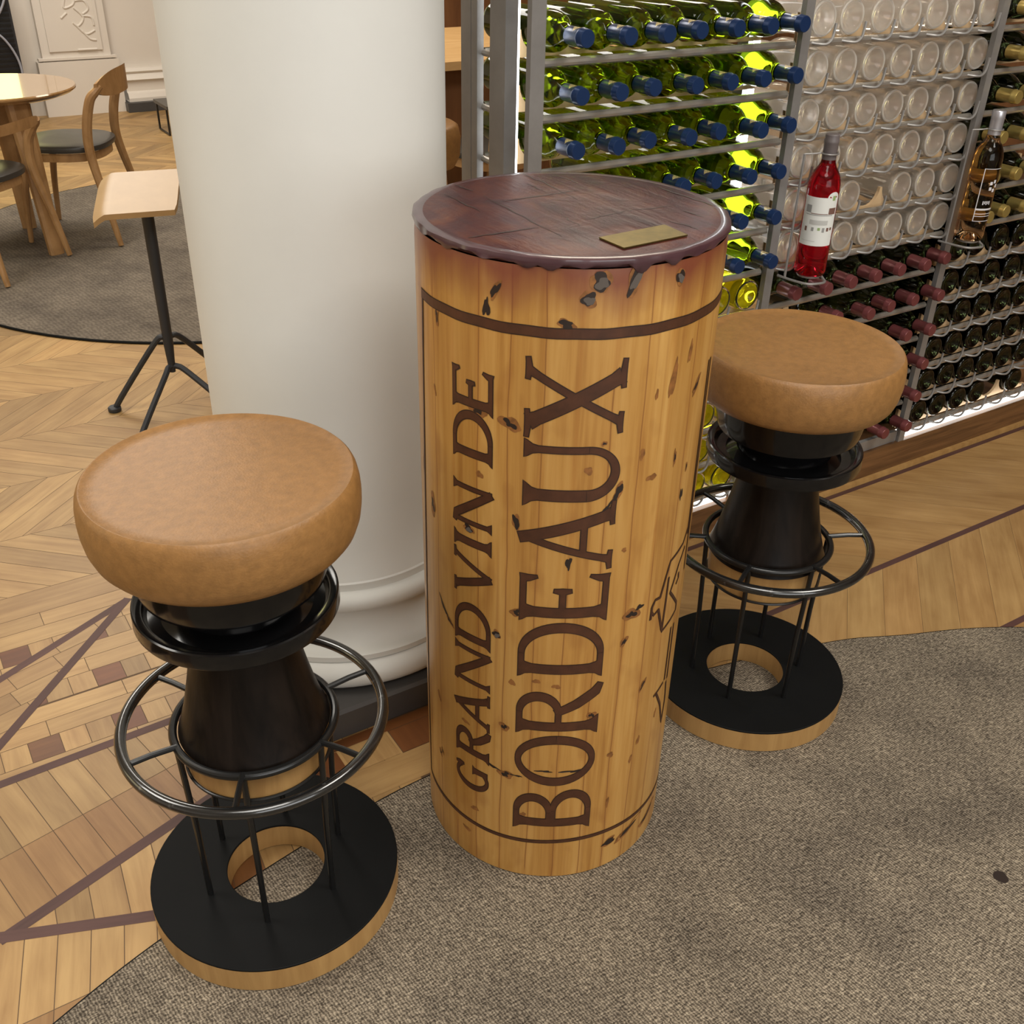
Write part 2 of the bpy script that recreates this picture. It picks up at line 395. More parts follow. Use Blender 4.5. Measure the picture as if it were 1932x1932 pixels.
# ------------------------------------------------------------------ floor
fl = MB()
fl.face([(-4.0, -3.6, 0), (6.4, -3.6, 0), (6.4, 9.2, 0), (-4.0, 9.2, 0)], 2)
JOINT = .0015
def plank(poly, ang, region, z=.0004, m=0, red=0., val=None, o=(0, 0)):
    poly = ccw([(p[0], p[1]) for p in poly])
    """one board, shrunk a little for the joint, clipped to its field"""
    q = clip_to(poly, region) if region else list(poly)
    if not q: return
    edges = [(q[i], q[(i+1) % len(q)]) for i in range(len(q))]
    for p0, p1 in edges:
        d = Vector((p1[0]-p0[0], p1[1]-p0[1]))
        if d.length < 1e-5: continue
        d.normalize(); nx, ny = -d.y*JOINT/2, d.x*JOINT/2
        q = clip(q, (p0[0]+nx, p0[1]+ny), (p1[0]+nx, p1[1]+ny))
        if len(q) < 3: return
    ca, sa = math.cos(ang), math.sin(ang)
    t = (random.gauss(.5, .22) if val is None else val+random.gauss(0, .09), max(0, red+random.gauss(0, .07) if red else abs(random.gauss(0, .06))), random.random())
    fl.face([(p[0], p[1], z) for p in q], m, [(p[0]*ca+p[1]*sa, -p[0]*sa+p[1]*ca) for p in q], t)
def ccw(r): 
    a = sum(r[i][0]*r[(i+1) % len(r)][1]-r[(i+1) % len(r)][0]*r[i][1] for i in range(len(r)))
    return r if a > 0 else r[::-1]
def chevron(t0, t1, s0, s1, sgn, per, region=None, z=.0004, val=None, red=0.):
    dt = t1-t0; k = s0-dt
    while k < s1+dt:
        if sgn > 0: q = [(k, t0), (k+per, t0), (k+per+dt*1.1, t1), (k+dt*1.1, t1)]
        else: q = [(k+dt*1.1, t0), (k+per+dt*1.1, t0), (k+per, t1), (k, t1)]
        plank(q, math.atan2(dt, dt*1.1)*sgn, region or ccw([(s0, t0), (s1, t0), (s1, t1), (s0, t1)]), z, 0, red, val); k += per
def strip(a, b, w, z, m=1, val=.5):
    d = Vector((b[0]-a[0], b[1]-a[1])).normalized(); n = Vector((-d.y, d.x))*w/2
    q = [(a[0]-n.x, a[1]-n.y), (b[0]-n.x, b[1]-n.y), (b[0]+n.x, b[1]+n.y), (a[0]+n.x, a[1]+n.y)]
    ang = math.atan2(d.y, d.x); plank(ccw(q), ang, None, z, m, 0, val)
# chevron field
seams = [2.25, 2.51, 2.79, 3.08, 3.36, 3.64]
while seams[-1] < 9: seams.append(seams[-1]+.283)
for i in range(len(seams)-1):
    chevron(seams[i], seams[i+1], -1.6 if seams[i] < 5 else 0, 3.6, 1 if i % 2 else -1, .096)
# border boards, then the inlaid basket field
def boards(t0, t1, s0, s1, L, off=0, red=0., val=None, z=.0004, region=None):
    k = s0-off
    while k < s1:
        a, b = max(k, s0), min(k+L, s1)
        if b-a > .003: plank([(a, t0), (b, t0), (b, t1), (a, t1)], 0, region, z, 0, red, val)
        k += L
boards(2.155, 2.25, -1.2, 1.0, .62, .1, red=.10, val=.55)
S0, S1 = -1.2, 1.03
for i, tc in enumerate((2.018, 1.861, 1.700)):
    hi = 2.155 if i == 0 else tc+.127
    mid = (tc+.03+hi)/2
    boards(tc+.03, mid, S0, S1, .32, .13+.11*i); boards(mid, hi, S0, S1, .32, .29+.11*i)
    k = -8
    while True:
        s = .036+.1575*k
        if s > S1: break
        plank([(s-.029, tc-.03), (s+.029, tc-.03), (s+.029, tc+.03), (s-.029, tc+.03)], 0, None, .0004, 0, 1.0, .30)
        for j in (0, 1):
            a = s+.029+.04975*j
            plank([(a, tc-.03), (a+.04975, tc-.03), (a+.04975, tc+.03), (a, tc+.03)], PI/2, None, .0004)
        k += 1
boards(1.648, 1.67, S0, S1, .4, .2)
# star ray between strips A and B
A0, A1 = (-.60, 1.658), (.291, 2.104); B0, B1 = (-.60, 1.156), (.291, 2.104)
reg = ccw([A0, A1, B0])
def band(reg, org, dirv, w, L, z, red=0., val=None, n=30):
    """parallel planks running along dirv, w wide, filling a region"""
    d = Vector(dirv).normalized(); nn = Vector((-d.y, d.x)); ang = math.atan2(d.y, d.x)
    for i in range(-n, n):
        k = -random.random()*L-2.0
        while k < 2.0:
            p = Vector(org)+nn*(i*w)+d*k; q = [p, p+d*L, p+d*L+nn*w, p+nn*w]
            plank([(v.x, v.y) for v in q], ang, reg, z, 0, red, val); k += L
fl.face([(p[0], p[1], .0006) for p in reg], 2)
band(reg, (0, 1.9), (1.0, .25), .052, .10, .0008, .16, .45)
strip(A0, A1, .021, .0014); strip(B0, (.297, 2.11), .021, .0016)
# field between strip C and strip D
C0, C1 = (-1.2, 1.612), (1.02, 1.674)
apex = (-.105, 1.297); D1_ = (.62, 1.528)
regF = ccw([(-1.2, 1.612), (-1.2, .85), (-.105, 1.297), (.62, 1.528), (.62, 1.66)])
fl.face([(-1.2, 1.63, .0005), (-1.2, .6, .0005), (1.02, .6, .0005), (1.02, 1.655, .0005)], 2)
split0, split1 = (-1.2, 1.226), (.62, 1.612)
up_ = ccw([split0, split1, (.62, 1.67), (-1.2, 1.625)]); lo_ = ccw([split0, apex, (.62, 1.528), split1])
for i in range(-24, 16):
    s = -.035+i*.0555+.0
    q = [(s, 1.66), (s+.19, .80), (s+.2455, .80), (s+.0555, 1.66)]
    a = math.atan2(-.86, .19)
    plank(ccw(q), a, up_, .0008, 0, .0); 
    plank(ccw(q), a, lo_, .0008, 0, .42, .46)
# right-hand ray between D and E, and the ground below E
E1_ = (.42, 1.095)
regW = ccw([apex, (.42, 1.095), (.62, 1.06), (.62, 1.528)])
fl.face([(p[0], p[1], .0010) for p in regW], 2)
for i in range(-8, 16):
    s = -.06+i*.055
    q = ccw([(s, 1.55), (s-.05, 1.0), (s+.005, 1.0), (s+.055, 1.55)])
    plank(q, PI/2-.09, regW, .0012, 0, .85 if i in (5, 6) else .02, .3 if i in (5, 6) else None)
regV = ccw([(-1.2, 1.716), apex, (.42, 1.095), (.42, .4), (-1.2, .4)])
regV = ccw([(-.30, 1.372), apex, (.42, 1.095), (.42, .4), (-.30, .4)])
fl.face([(p[0], p[1], .0011) for p in regV], 2)
for i in range(-8, 12):
    s = -.03+i*.0515
    q1 = ccw([(s+.045, 1.45), (s-.035, 1.128), (s+.0165, 1.128), (s+.0965, 1.45)])
    q2 = ccw([(s-.035, 1.128), (s-.115, .80), (s-.0635, .80), (s+.0165, 1.128)])
    plank(q1, R(76), regV, .0013, 0, .02, .62); plank(q2, R(76), regV, .0013, 0, .40, .45)
strip(C0, C1, .021, .0018); strip((-.115, 1.293), (.62, 1.528), .023, .0020); strip((-.34, 1.387), (.42, 1.095), .023, .0022)
# inlay beside the column plinth
boards(1.404, 1.430, .30, 1.03, .9, 0, red=1.0, val=.25, z=.0026)
for i, s in enumerate([.31, .41, .515, .62, .715, .815, .92]):
    plank([(s, 1.336), (s+.1, 1.336), (s+.1, 1.404), (s, 1.404)], PI/2, None, .0026, 0, 1.0 if i % 2 else 0, .28 if i % 2 else .6)
boards(1.262, 1.336, .40, 1.03, .5, .1, z=.0026, val=.6)
# field in front of the wine rack
JOINT = .0007
for t0, t1, sg, per in ((1.30, 1.612, -1, .155), (.985, 1.30, 1, .125), (.67, .985, -1, .155)): chevron(t0, t1, 1.03, 5.2, sg, per, z=.0005, val=.62, red=.16)
strip((1.03, 1.606), (5.2, 1.606), .014, .0010); strip((1.03, 1.301), (5.2, 1.301), .017, .0010); strip((1.03, .985), (5.2, .985), .017, .0010)
fl.v = [(x, y, z*.35) for x, y, z in fl.v]
struct(fl.build('floor', [M['oak'], M['strip'], M['subfloor']], smooth=0), 'light oak parquet floor with dark inlaid strips')

# ------------------------------------------------------------------ carpets
edge = [(-1.6, -.3), (-1.2, .32), (-.75, .76), (-.35, .985), (-.068, 1.104), (.109, 1.165), (.32, 1.213), (.531, 1.248), (.70, 1.257), (.95, 1.258), (1.26, 1.228), (1.588, 1.154), (1.753, 1.087), (2.024, .961), (2.5, .62), (2.9, .1), (3.2, -.8), (3.2, -2.2), (-1.6, -2.2)]
ep = spline([(a, b, 0) for a, b in edge], 10, True)
def slab(outline, z0, z1, name, mat, parent):
    mb = MB(); mb.grid([[(p[0], p[1], z0) for p in outline], [(p[0], p[1], z1) for p in outline]], 0, True)
    n = len(outline); mb.ngon(range(n, 2*n)); return mb.build(name, mat, parent, smooth=0)
cp = empty('carpet', (0, 0, 0))
tag(cp, 'large woven grey brown carpet under the tall cork table', 'carpet')
slab(ep, .0011, .0020, 'pile', M['carpet'], cp)
eb = MB(); eb.tube([(p[0], p[1], .0012) for p in ep], .0030, 6, True, flat=(1, .30)); eb.build('edge_binding', M['blackmat'], cp)
sm = MB(); sm.face([(1.365+.012*math.cos(a)*(1+.12*math.sin(3*a)), .545+.013*math.sin(a), .0023) for a in [2*PI*k/24 for k in range(24)]])
sm.build('ink_spot', M['hole'], cp, smooth=0)
fc = empty('round_carpet', (1.416, 4.685, 0)); tag(fc, 'round grey carpet on the parquet under the far cafe table', 'carpet')
oc = [(1.262*math.cos(2*PI*k/96), 1.262*math.sin(2*PI*k/96)) for k in range(96)]
slab(oc, .0008, .009, 'pile', M['carpetfar'], fc)
eb = MB(); eb.tube([(p[0], p[1], .005) for p in oc], .005, 6, True); eb.build('edge_binding', M['blackmat'], fc)

# ------------------------------------------------------------------ room shell
def wallbox(name, c, d, mat, label): 
    mb = MB(); mb.box(c, d); return struct(mb.build(name, mat, smooth=0), label)
ZC = 3.5
wallbox('wall_back', (1.2, 8.05, ZC/2), (10.4, .2, ZC), M['wallwhite'], 'cream panelled back wall')
wallbox('wall_left', (-4.05, 2.8, ZC/2), (.1, 12.8, ZC), M['wallwhite'], 'cream side wall')
wallbox('wall_right', (6.45, 2.8, ZC/2), (.1, 12.8, ZC), M['brownwood'], 'brown panelled side wall')
wallbox('wall_front', (1.2, -3.65, ZC/2), (10.4, .1, ZC), M['wallwhite'], 'cream wall behind the viewer')
wallbox('ceiling', (1.2, 2.8, ZC+.05), (10.6, 12.9, .1), M['ceiling'], 'white ceiling')
# pilaster with relief
pl = MB()
pl.box((1.52, 7.93, 1.7), (.44, .06, 3.4)); pl.box((1.52, 7.905, 1.95), (.30, .03, 3.1)); pl.box((1.52, 7.92, .17), (.52, .09, .34))
pl.box((1.52, 7.905, .355), (.50, .05, .014)); pl.box((1.36, 7.900, 1.9), (.02, .025, 3.0)); pl.box((1.68, 7.900, 1.9), (.02, .025, 3.0))
struct(pl.build('trim_1', M['wallwhite'], smooth=0), 'cream wall pilaster with raised plaster relief')
rl = MB()
for pts in ([(1.50, .76), (1.56, .73), (1.55, .68), (1.49, .66), (1.50, .71)], [(1.56, .70), (1.62, .70), (1.64, .65), (1.60, .62)], [(1.55, .66), (1.60, .60), (1.56, .55), (1.53, .57)],
            [(1.59, .61), (1.65, .60), (1.66, .55)], [(1.55, .55), (1.60, .50), (1.66, .52)], [(1.58, .52), (1.62, .47), (1.66, .46)], [(1.53, .405), (1.60, .405), (1.655, .405)], [(1.46, .72), (1.50, .73)], [(1.50, .63), (1.46, .60)]):
    rl.tube(spline([(x, 7.891, z) for x, z in pts], 5), .0075, 8)
struct(rl.build('trim_2', M['wallwhite']), 'scrolling plaster relief on the pilaster')
mb = MB()
prof = [(7.95, .27), (7.90, .27), (7.885, .25), (7.90, .235), (7.88, .225), (7.86, .20), (7.88, .185), (7.88, .125), (7.855, .115), (7.84, .085), (7.84, .062), (7.95, .062)]
mb.grid([[(s, y, z) for y, z in prof] for s in (1.80, 5.2)], 0); struct(mb.build('trim_3', M['wallwhite'], smooth=0), 'stepped white wall moulding')
mb = MB(); mb.box((3.4, 7.87, .031), (3.25, .14, .06)); struct(mb.build('baseboard_back', M['grey'], smooth=0), 'low dark grey plinth under the white moulding')

# ------------------------------------------------------------------ column
cc = empty('column', (.6985, 1.7558, 0)); struct(cc, 'round white plaster column on a square dark grey plinth'); cc['category'] = 'column'
mb = MB(); hp = .325; b_ = .006
rows = []
for z, o in ((.003, 0), (.062, 0), (.068, b_)): rows.append([(-hp+o, -hp+o, z), (hp-o, -hp+o, z), (hp-o, hp-o, z), (-hp+o, hp-o, z)])
i0 = mb.grid(rows, 0, True); mb.ngon([8, 9, 10, 11]); mb.build('plinth', M['grey'], cc, smooth=0)
def arcp(cx, cz, rx, rz, a0, a1, n=10): return [(cx+rx*math.cos(R(a0+(a1-a0)*k/n)), cz+rz*math.sin(R(a0+(a1-a0)*k/n))) for k in range(n+1)]
prof = [(.27, .068)]+arcp(.278, .100, .034, .032, -90, 90, 12)+[(.290, .1325), (.290, .1440), (.284, .146)]
prof += arcp(.284, .190, .034, .044, -95, -180, 8)+[(.250, .226), (.258, .230)]
prof += arcp(.255, .252, .021, .021, -80, 88, 10)+[(.252, .274), (.252, .289), (.249, .292)]
mb = MB(); mb.lathe(prof, 96); mb.build('column_base', M['white'], cc, smooth=40)
prof = [(.249, .292), (.246, .300), (.240, .318), (.235, .345), (.232, .38), (.231, .45), (.2305, 1.2), (.229, 3.5)]
mb = MB(); mb.lathe(prof, 96); mb.build('shaft', M['white'], cc, smooth=40)

# ------------------------------------------------------------------ cork table
CX, CY, RC, HC = .8048, 1.1262, .2089, 1.0747
AZ0 = R(-125.54995)
ct = empty('cork_table', (CX, CY, .0085)); tag(ct, 'tall wooden pedestal table carved like a giant wine cork with a wine stained top', 'table')
ct.location = (CX, CY, 0)
def cyl(a, z, dr=0.): 
    th = AZ0+a/RC; return ((RC+dr)*math.cos(th), (RC+dr)*math.sin(th), z)
mb = MB(); seg = 160
zs = [(-.0015, .0025), (0, .0045), (0, .015), (0, .3), (0, .6), (0, .9), (0, 1.05), (-.001, 1.062)]
rows = []; uvs = []
for dr, z in zs:
    rows.append([cyl((k/seg-.5)*2*PI*RC, z, dr) for k in range(seg)]); uvs.append([((k/seg-.5)*2*PI*RC, z) for k in range(seg+1)])
i0 = mb.grid(rows, 0, True, uvs); mb.ngon([i0+k for k in range(seg)][::-1])
# knots, cracks and filled holes in the staves: (arc, z, half width, half height, tilt, kind)
marks = [(-.101, 1.003, .005, .016, 0, 'c'), (-.089, 1.027, .005, .012, -30, 'h'), (.040, 1.047, .013, .013, 20, 'f'), (.026, 1.026, .010, .010, 0, 'f'), (.083, 1.050, .009, .022, -25, 'f'),
 (.148, 1.042, .008, .010, 20, 'f'), (.001, .9945, .011, .006, -10, 'h'), (-.191, .968, .005, .014, 5, 'k'), (-.054, .707, .006, .011, 15, 'h'), (.083, .757, .006, .013, -20, 'h'), (.070, .737, .003, .012, -35, 'c'),
 (.0205, .648, .004, .014, -10, 'c'), (-.113, .861, .016, .009, -20, 'k'), (-.066, .853, .018, .009, -30, 'k'), (-.129, .673, .010, .006, -20, 'f'), (-.214, .672, .008, .020, 8, 'k'), (-.186, .505, .004, .020, 35, 'c'), (-.170, .487, .012, .004, -30, 'k'),
 (.1236, .541, .017, .010, 10, 'k'), (.137, .549, .010, .004, 30, 'c'), (-.080, .507, .007, .007, 0, 'f'), (.212, .879, .018, .005, 55, 'k'), (.1555, .905, .006, .035, -10, 'b'), (.185, .935, .004, .02, -8, 'b'), (.129, .890, .003, .009, 0, 'b'), (.177, .783, .003, .015, 0, 'k'),
 (.115, .807, .005, .009, -10, 'b'), (.1345, .767, .010, .006, 10, 'b'), (.212, .755, .003, .007, 0, 'k'), (.2055, .713, .004, .012, 0, 'c'), (.1144, .494, .005, .012, -25, 'k'), (.0396, .793, .008, .006, 0, 'b'), (.058, .832, .004, .004, 0, 'k'), (-.110, .766, .007, .006, 0, 'b'), (-.050, .556, .010, .008, 20, 'k'),
 (.162, .388, .005, .013, -25, 'k'), (-.065, .331, .008, .009, 20, 'k'), (-.061, .231, .013, .009, 0, 'k'), (-.084, .240, .016, .0025, -25, 'c'), (-.043, .2335, .012, .0018, -5, 'c'), (.001, .251, .013, .0028, 0, 'c'), (.047, .250, .022, .0030, 3, 'c'), (.070, .364, .008, .007, 20, 'k'), (.166, .270, .004, .012, -10, 'b'), (-.134, .064, .010, .005, -20, 'b'),
 (.123, .060, .016, .007, 25, 'h'), (.165, .063, .034, .008, 27, 'k'), (.225, .050, .032, .007, 22, 'k'), (-.206, .188, .004, .008, 25, 'k'), (-.199, .195, .003, .007, 25, 'k'), (-.207, .313, .005, .012, 15, 'b'), (-.1365, .307, .010, .004, -20, 'b'), (.109, .268, .008, .006, 0, 'b'), (.152, .236, .004, .009, -10, 'b'), (-.054, .424, .006, .007, 0, 'b'), (.013, .426, .008, .005, 0, 'b'), (-.017, .434, .007, .005, 0, 'b'),
 (-.117, .124, .009, .006, 0, 'b'), (.112, .160, .004, .012, 0, 'b'), (-.252, .72, .002, .02, 0, 'k'), (-.2, .86, .003, .009, 15, 'b'), (.1, .66, .005, .004, 0, 'b'), (-.03, .15, .006, .005, 0, 'b'), (.208, .30, .003, .012, -8, 'b')]
rnd = random.Random(3)
def blob(a, z, hw, hh, tilt, dr, m, jag=.28, n=22):
    hw *= .8; hh *= .85
    t = R(tilt); ph = [rnd.random()*6.28 for _ in range(3)]; pts = []
    for k in range(n):
        an = 2*PI*k/n; r = 1+jag*(.6*math.sin(2*an+ph[0])+.5*math.sin(3*an+ph[1])+.35*math.sin(5*an+ph[2]))
        x, y = hw*r*math.cos(an), hh*r*math.sin(an)
        pts.append((a+x*math.cos(t)-y*math.sin(t), z+x*math.sin(t)+y*math.cos(t)))
    c = cyl(a, z, dr); 
    for k in range(n):
        p, q = pts[k], pts[(k+1) % n]; mb.face([c, cyl(*p, dr), cyl(*q, dr)], m)
for a, z, hw, hh, tl, kd in marks:
    if kd == 'b': blob(a, z, hw, hh, tl, .0004, 1)
    elif kd == 'k': blob(a, z, hw*1.15, hh*1.15, tl, .0004, 1); blob(a, z, hw*.6, hh*.6, tl, .0006, 2, .5)
    elif kd == 'c': blob(a, z, hw, hh, tl, .0005, 2, .5)
    elif kd == 'h': blob(a, z, hw*1.25, hh*1.25, tl, .0004, 1); blob(a, z, hw, hh, tl, .0006, 2, .35)
    else: blob(a, z, hw*1.2, hh*1.2, tl, .0004, 1); blob(a, z, hw, hh, tl, .0006, 2, .3); blob(a+.001, z-.002, hw*.72, hh*.68, tl, .0008, 3, .3)
mb.build('body', [M['cork'], M['knot'], M['hole'], M['filler']], ct, smooth=35)

# stained top with a lumpy wax rim
mb = MB(); seg = 220; rn2 = random.Random(11); ph = [(rn2.random()*6.28, rn2.randint(4, 38), rn2.random()) for _ in range(14)]
drips = {-.238: 1.066, -.170: 1.0600, -.096: 1.0635, -.05: 1.058, -.019: 1.0585, .0216: 1.063, .06: 1.066, .088: 1.0545, .11: 1.064, .136: 1.059, .182: 1.0645}
def low(a):
    v = 1.0655+sum(.0010*w*math.sin(k*a/RC+p) for p, k, w in ph)
    for c, z in drips.items(): v = min(v, 1.068-(1.068-z)*math.exp(-((a-c)/.013)**2)+.0012*math.sin(a*900))
    return v
rows = [[], [], [], [], [], [], []]
for k in range(seg):
    a = (k/seg-.5)*2*PI*RC; lm = sum(w*math.sin(kk*a/RC+p) for p, kk, w in ph)*.0006; lo = low(a)
    rows[0].append(cyl(a, lo, .0004)); rows[1].append(cyl(a, lo+.0015, .0014+lm)); rows[2].append(cyl(a, HC-.006, .0017+lm)); rows[3].append(cyl(a, HC-.0015, .0008+lm)); rows[4].append(cyl(a, HC-.0002, -.003+lm)); rows[5].append(cyl(a, HC-.0004, -.010)); rows[6].append(cyl(a, HC-.0006, -.020))
i0 = mb.grid(rows, 0, True); mb.build('wax_rim', M['wax'], ct, smooth=50)
mb = MB(); n = 120
mb.lathe([(RC-.004, HC-.012), (RC-.004, HC-.0025), (RC-.012, HC-.0004), (.10, HC), (0, HC)], n)
for (x0, y0), (x1, y1), w in (((-.064, .076), (.064, .075), .0032), ((-.184, -.046), (-.085, -.049), .0034), ((-.013, -.05), (.065, -.042), .0024), ((.065, -.042), (.137, -.051), .002), ((-.071, .114), (-.081, -.094), .0022), ((-.112, .145), (-.113, .047), .0022), ((.047, .191), (.037, .036), .0018), ((.086, .165), (.087, .107), .002), ((.178, .032), (.183, -.078), .0024), ((.081, -.106), (.093, -.150), .0022), ((.128, -.071), (.134, -.112), .0024), ((-.073, .184), (-.07, .139), .002), ((.02, .14), (.02, .10), .0018), ((-.03, -.02), (-.034, -.07), .0018)):
    m_ = 9; d = Vector((x1-x0, y1-y0)).normalized(); nn = Vector((-d.y, d.x))
    L = [Vector((x0, y0)).lerp(Vector((x1, y1)), i/m_)+nn*rn2.gauss(0, .0011) for i in range(m_+1)]
    W = [w*(.35+.65*math.sin(PI*(i+.4)/(m_+.8)))*(.7+.6*rn2.random())*.5 for i in range(m_+1)]
    for i in range(m_):
        a1, a2 = L[i], L[i+1]; mb.face([(*(a1-nn*W[i]), HC+.0003), (*(a2-nn*W[i+1]), HC+.0003), (*(a2+nn*W[i+1]), HC+.0003), (*(a1+nn*W[i]), HC+.0003)], 1)
mb.build('top', [M['winetop'], M['hole']], ct, smooth=30)
# small brass plate
pq = [(-.0454, -.1247), (-.0440, -.1731), (.0585, -.1680), (.0608, -.1199)]
mb = MB(); mb.grid([[(x, y, HC+.0004) for x, y in pq], [(x, y, HC+.0022) for x, y in pq]], 0, True); mb.ngon([4, 5, 6, 7])
bp = mb.build('brass_plate', M['brass'], ct, smooth=0, merge=True); bp['label'] = 'blank brass plate fixed to the top'

# ---- carved lettering: every glyph is drawn as tapering strokes and wrapped on the curved staves
class Carver:
    def __init__(s): s.mb = MB(); s.k = 0
    def stroke(s, pts, ws, conv):
        n = len(pts)
        P = [Vector(p) for p in pts]
        W = list(ws) if isinstance(ws, (list, tuple)) else [ws]*n
        # resample
        Q, V = [], []
        for i in range(n-1):
            m_ = max(1, int((P[i+1]-P[i]).length/.006))
            for k in range(m_): Q.append(P[i].lerp(P[i+1], k/m_)); V.append(W[i]+(W[i+1]-W[i])*k/m_)
        Q.append(P[-1]); V.append(W[-1])
        for grow, dr, m in ((.0011, .00045, 1), (-.0004, .00075, 0)):
            s.k += 1; e = dr+.000003*(s.k % 40); prev = None
            for i, q in enumerate(Q):
                t = (Q[min(i+1, len(Q)-1)]-Q[max(i-1, 0)]).normalized(); nn = Vector((-t.y, t.x)); h = max(.0004, V[i]/2+grow)
                qq = q-t*grow if i == 0 else (q+t*grow if i == len(Q)-1 else q)
                a, b = qq-nn*h, qq+nn*h
                cur = (conv(a), conv(b))
                if prev: s.mb.face([cyl(*prev[0], e), cyl(*cur[0], e), cyl(*cur[1], e), cyl(*prev[1], e)], m)
                prev = cur
def ell(cx, cy, rx, ry, a0, a1, n=26): return [(cx+rx*math.cos(R(a0+(a1-a0)*k/n)), cy+ry*math.sin(R(a0+(a1-a0)*k/n))) for k in range(n+1)]
def ew(a0, a1, T, t, n=26): return [t+(T-t)*abs(math.cos(R(a0+(a1-a0)*k/n)))**1.3 for k in range(n+1)]
def glyph(ch, w, H, T, t):
    """strokes of one roman capital in a w x H box"""
    out = []
    S = lambda p, ws: out.append((p, ws))
    def stem(x, T, y0=0, y1=H, lo=True, hi=True):
        L = y1-y0; e = T*1.25
        ys = [y0, y0+.035*H, y0+.085*H, y0+.16*H, y1-.16*H, y1-.085*H, y1-.035*H, y1]
        S([(x, y) for y in ys], [T+e if lo else T, T+e*.72 if lo else T, T+e*.22 if lo else T, T, T, T+e*.22 if hi else T, T+e*.72 if hi else T, T+e if hi else T])
    def diag(x0, y0, x1, y1, T, lo=True, hi=True):
        v = Vector((x1-x0, y1-y0)); S([(x0+v.x*k, y0+v.y*k) for k in (.035 if lo else 0, .12, .3, .7, .88, .965 if hi else 1)], [T*1.25 if lo else T, T, T, T, T, T*1.25 if hi else T])
        for f, (x, y) in ((lo, (x0, y0)), (hi, (x1, y1))):
            if f:
                s = 1 if y < H/2 else -1; e = T*.55+.0095*H/.126
                S([(x-e, y+.016*H*s), (x-e*.6, y+.022*H*s), (x, y+.03*H*s), (x+e*.6, y+.022*H*s), (x+e, y+.016*H*s)], [.046*H, .052*H, .066*H, .052*H, .046*H])
    if ch == 'I': stem(w/2, T)
    elif ch in 'BDRE': xs = T*.95; stem(xs, T)
    if ch == 'B':
        for y0, y1, x1 in ((.51*H, H, w*.90), (0, .53*H, w)):
            cy = (y0+y1)/2; ry = (y1-y0)/2-t/2; rx = (x1-xs)*.52; cx = x1-rx-T/2
            S([(xs, y1-t/2), (cx, y1-t/2)], t); S(ell(cx, cy, rx, ry, 90, -90), ew(90, -90, T, t)); S([(cx, y0+t/2), (xs, y0+t/2)], t)
    elif ch == 'D':
        rx = (w-xs)*.60; cx = w-rx-T/2; ry = H/2-t/2
        S([(xs, H-t/2), (cx, H-t/2)], t); S(ell(cx, H/2, rx, ry, 90, -90), ew(90, -90, T, t)); S([(cx, t/2), (xs, t/2)], t)
    elif ch == 'R':
        y0, y1 = .46*H, H; x1 = w*.86; cy = (y0+y1)/2; ry = (y1-y0)/2-t/2; rx = (x1-xs)*.50; cx = x1-rx-T/2
        S([(xs, y1-t/2), (cx, y1-t/2)], t); S(ell(cx, cy, rx, ry, 90, -90), ew(90, -90, T, t)); S([(cx, y0+t/2), (xs, y0+t/2)], t)
        S([(w*.45, y0+t), (w*.62, y0*.62), (w*.84, .06*H), (w*1.0, .0)], [T*.8, T, T*1.05, T*.55])
    elif ch == 'E':
        S([(xs, H-t/2), (w*.9, H-t/2)], t); S([(w*.93, H), (w*.95, H-.10*H), (w*.99, H-.19*H)], [t*1.7, t*1.2, t*.5])
        S([(xs, .52*H), (w*.68, .52*H)], t); S([(w*.70, .62*H), (w*.68, .52*H), (w*.70, .42*H)], [t*.7, t*1.3, t*.7])
        S([(xs, t/2), (w*.9, t/2)], t); S([(w*.93, 0), (w*.96, .11*H), (w*1.02, .22*H)], [t*1.7, t*1.2, t*.5])
    elif ch == 'O':
        S(ell(w/2, H/2, w/2-T/2, H/2-t/2, 0, 360, 48), ew(0, 360, T, t, 48))
    elif ch == 'G':
        S(ell(w*.54, H/2, w*.54-T/2, H/2-t/2, 48, 305, 36), [t*.9+(T-t)*abs(math.cos(R(48+257*k/36)))**1.3*(1 if 90 < 48+257*k/36 < 270 else .45) for k in range(37)])
        S([(w*.86, H), (w*.88, H-.12*H), (w*.90, H-.25*H)], [t*.6, t*1.5, t*.7]); S([(w*.86, .04*H), (w*.86, .40*H), (w*.86, .46*H)], [T*.8, T, T*1.7])
    elif ch == 'A':
        diag(w*.10, 0, w*.50, H, t*1.15, True, False); diag(w*.46, H*1.03, w*.88, 0, T, False, True); S([(w*.24, .33*H), (w*.70, .33*H)], t)
    elif ch == 'V':
        diag(w*.10, H, w*.52, 0, T, True, False); diag(w*.52, 0, w*.90, H, t*1.1, False, True)
    elif ch == 'N':
        x0, x1 = w*.14, w*.86
        S([(x0, 0), (x0, .1*H), (x0, H*.96)], [t*2.8, t*1.1, t*1.1]); S([(x0-.08*w, H*.985), (x0+.10*w, H*.93), (x1, 0)], [t, T, T*.9]); S([(x1, 0), (x1, H*.9), (x1, H)], [t*1.1, t*1.1, t*2.8])
    elif ch == 'U':
        x0, x1 = w*.17, w*.85; cy = .33*H; rx = (x1-x0)/2
        S([(x0, H), (x0, .965*H), (x0, .91*H), (x0, .85*H), (x0, cy)], [T*2.3, T*1.9, T*1.25, T, T])
        S(ell((x0+x1)/2, cy, rx, cy-t/2, 180, 360, 30), [T+(t*1.1-T)*min(1, k/22) for k in range(31)])
        S([(x1, cy), (x1, .85*H), (x1, .91*H), (x1, .965*H), (x1, H)], [t*1.1, t*1.1, t*1.5, t*2.6, t*3.1])
    elif ch == 'X':
        diag(w*.12, H, w*.84, 0, T*1.1, True, True); diag(w*.14, 0, w*.90, H, t*1.1, True, True)
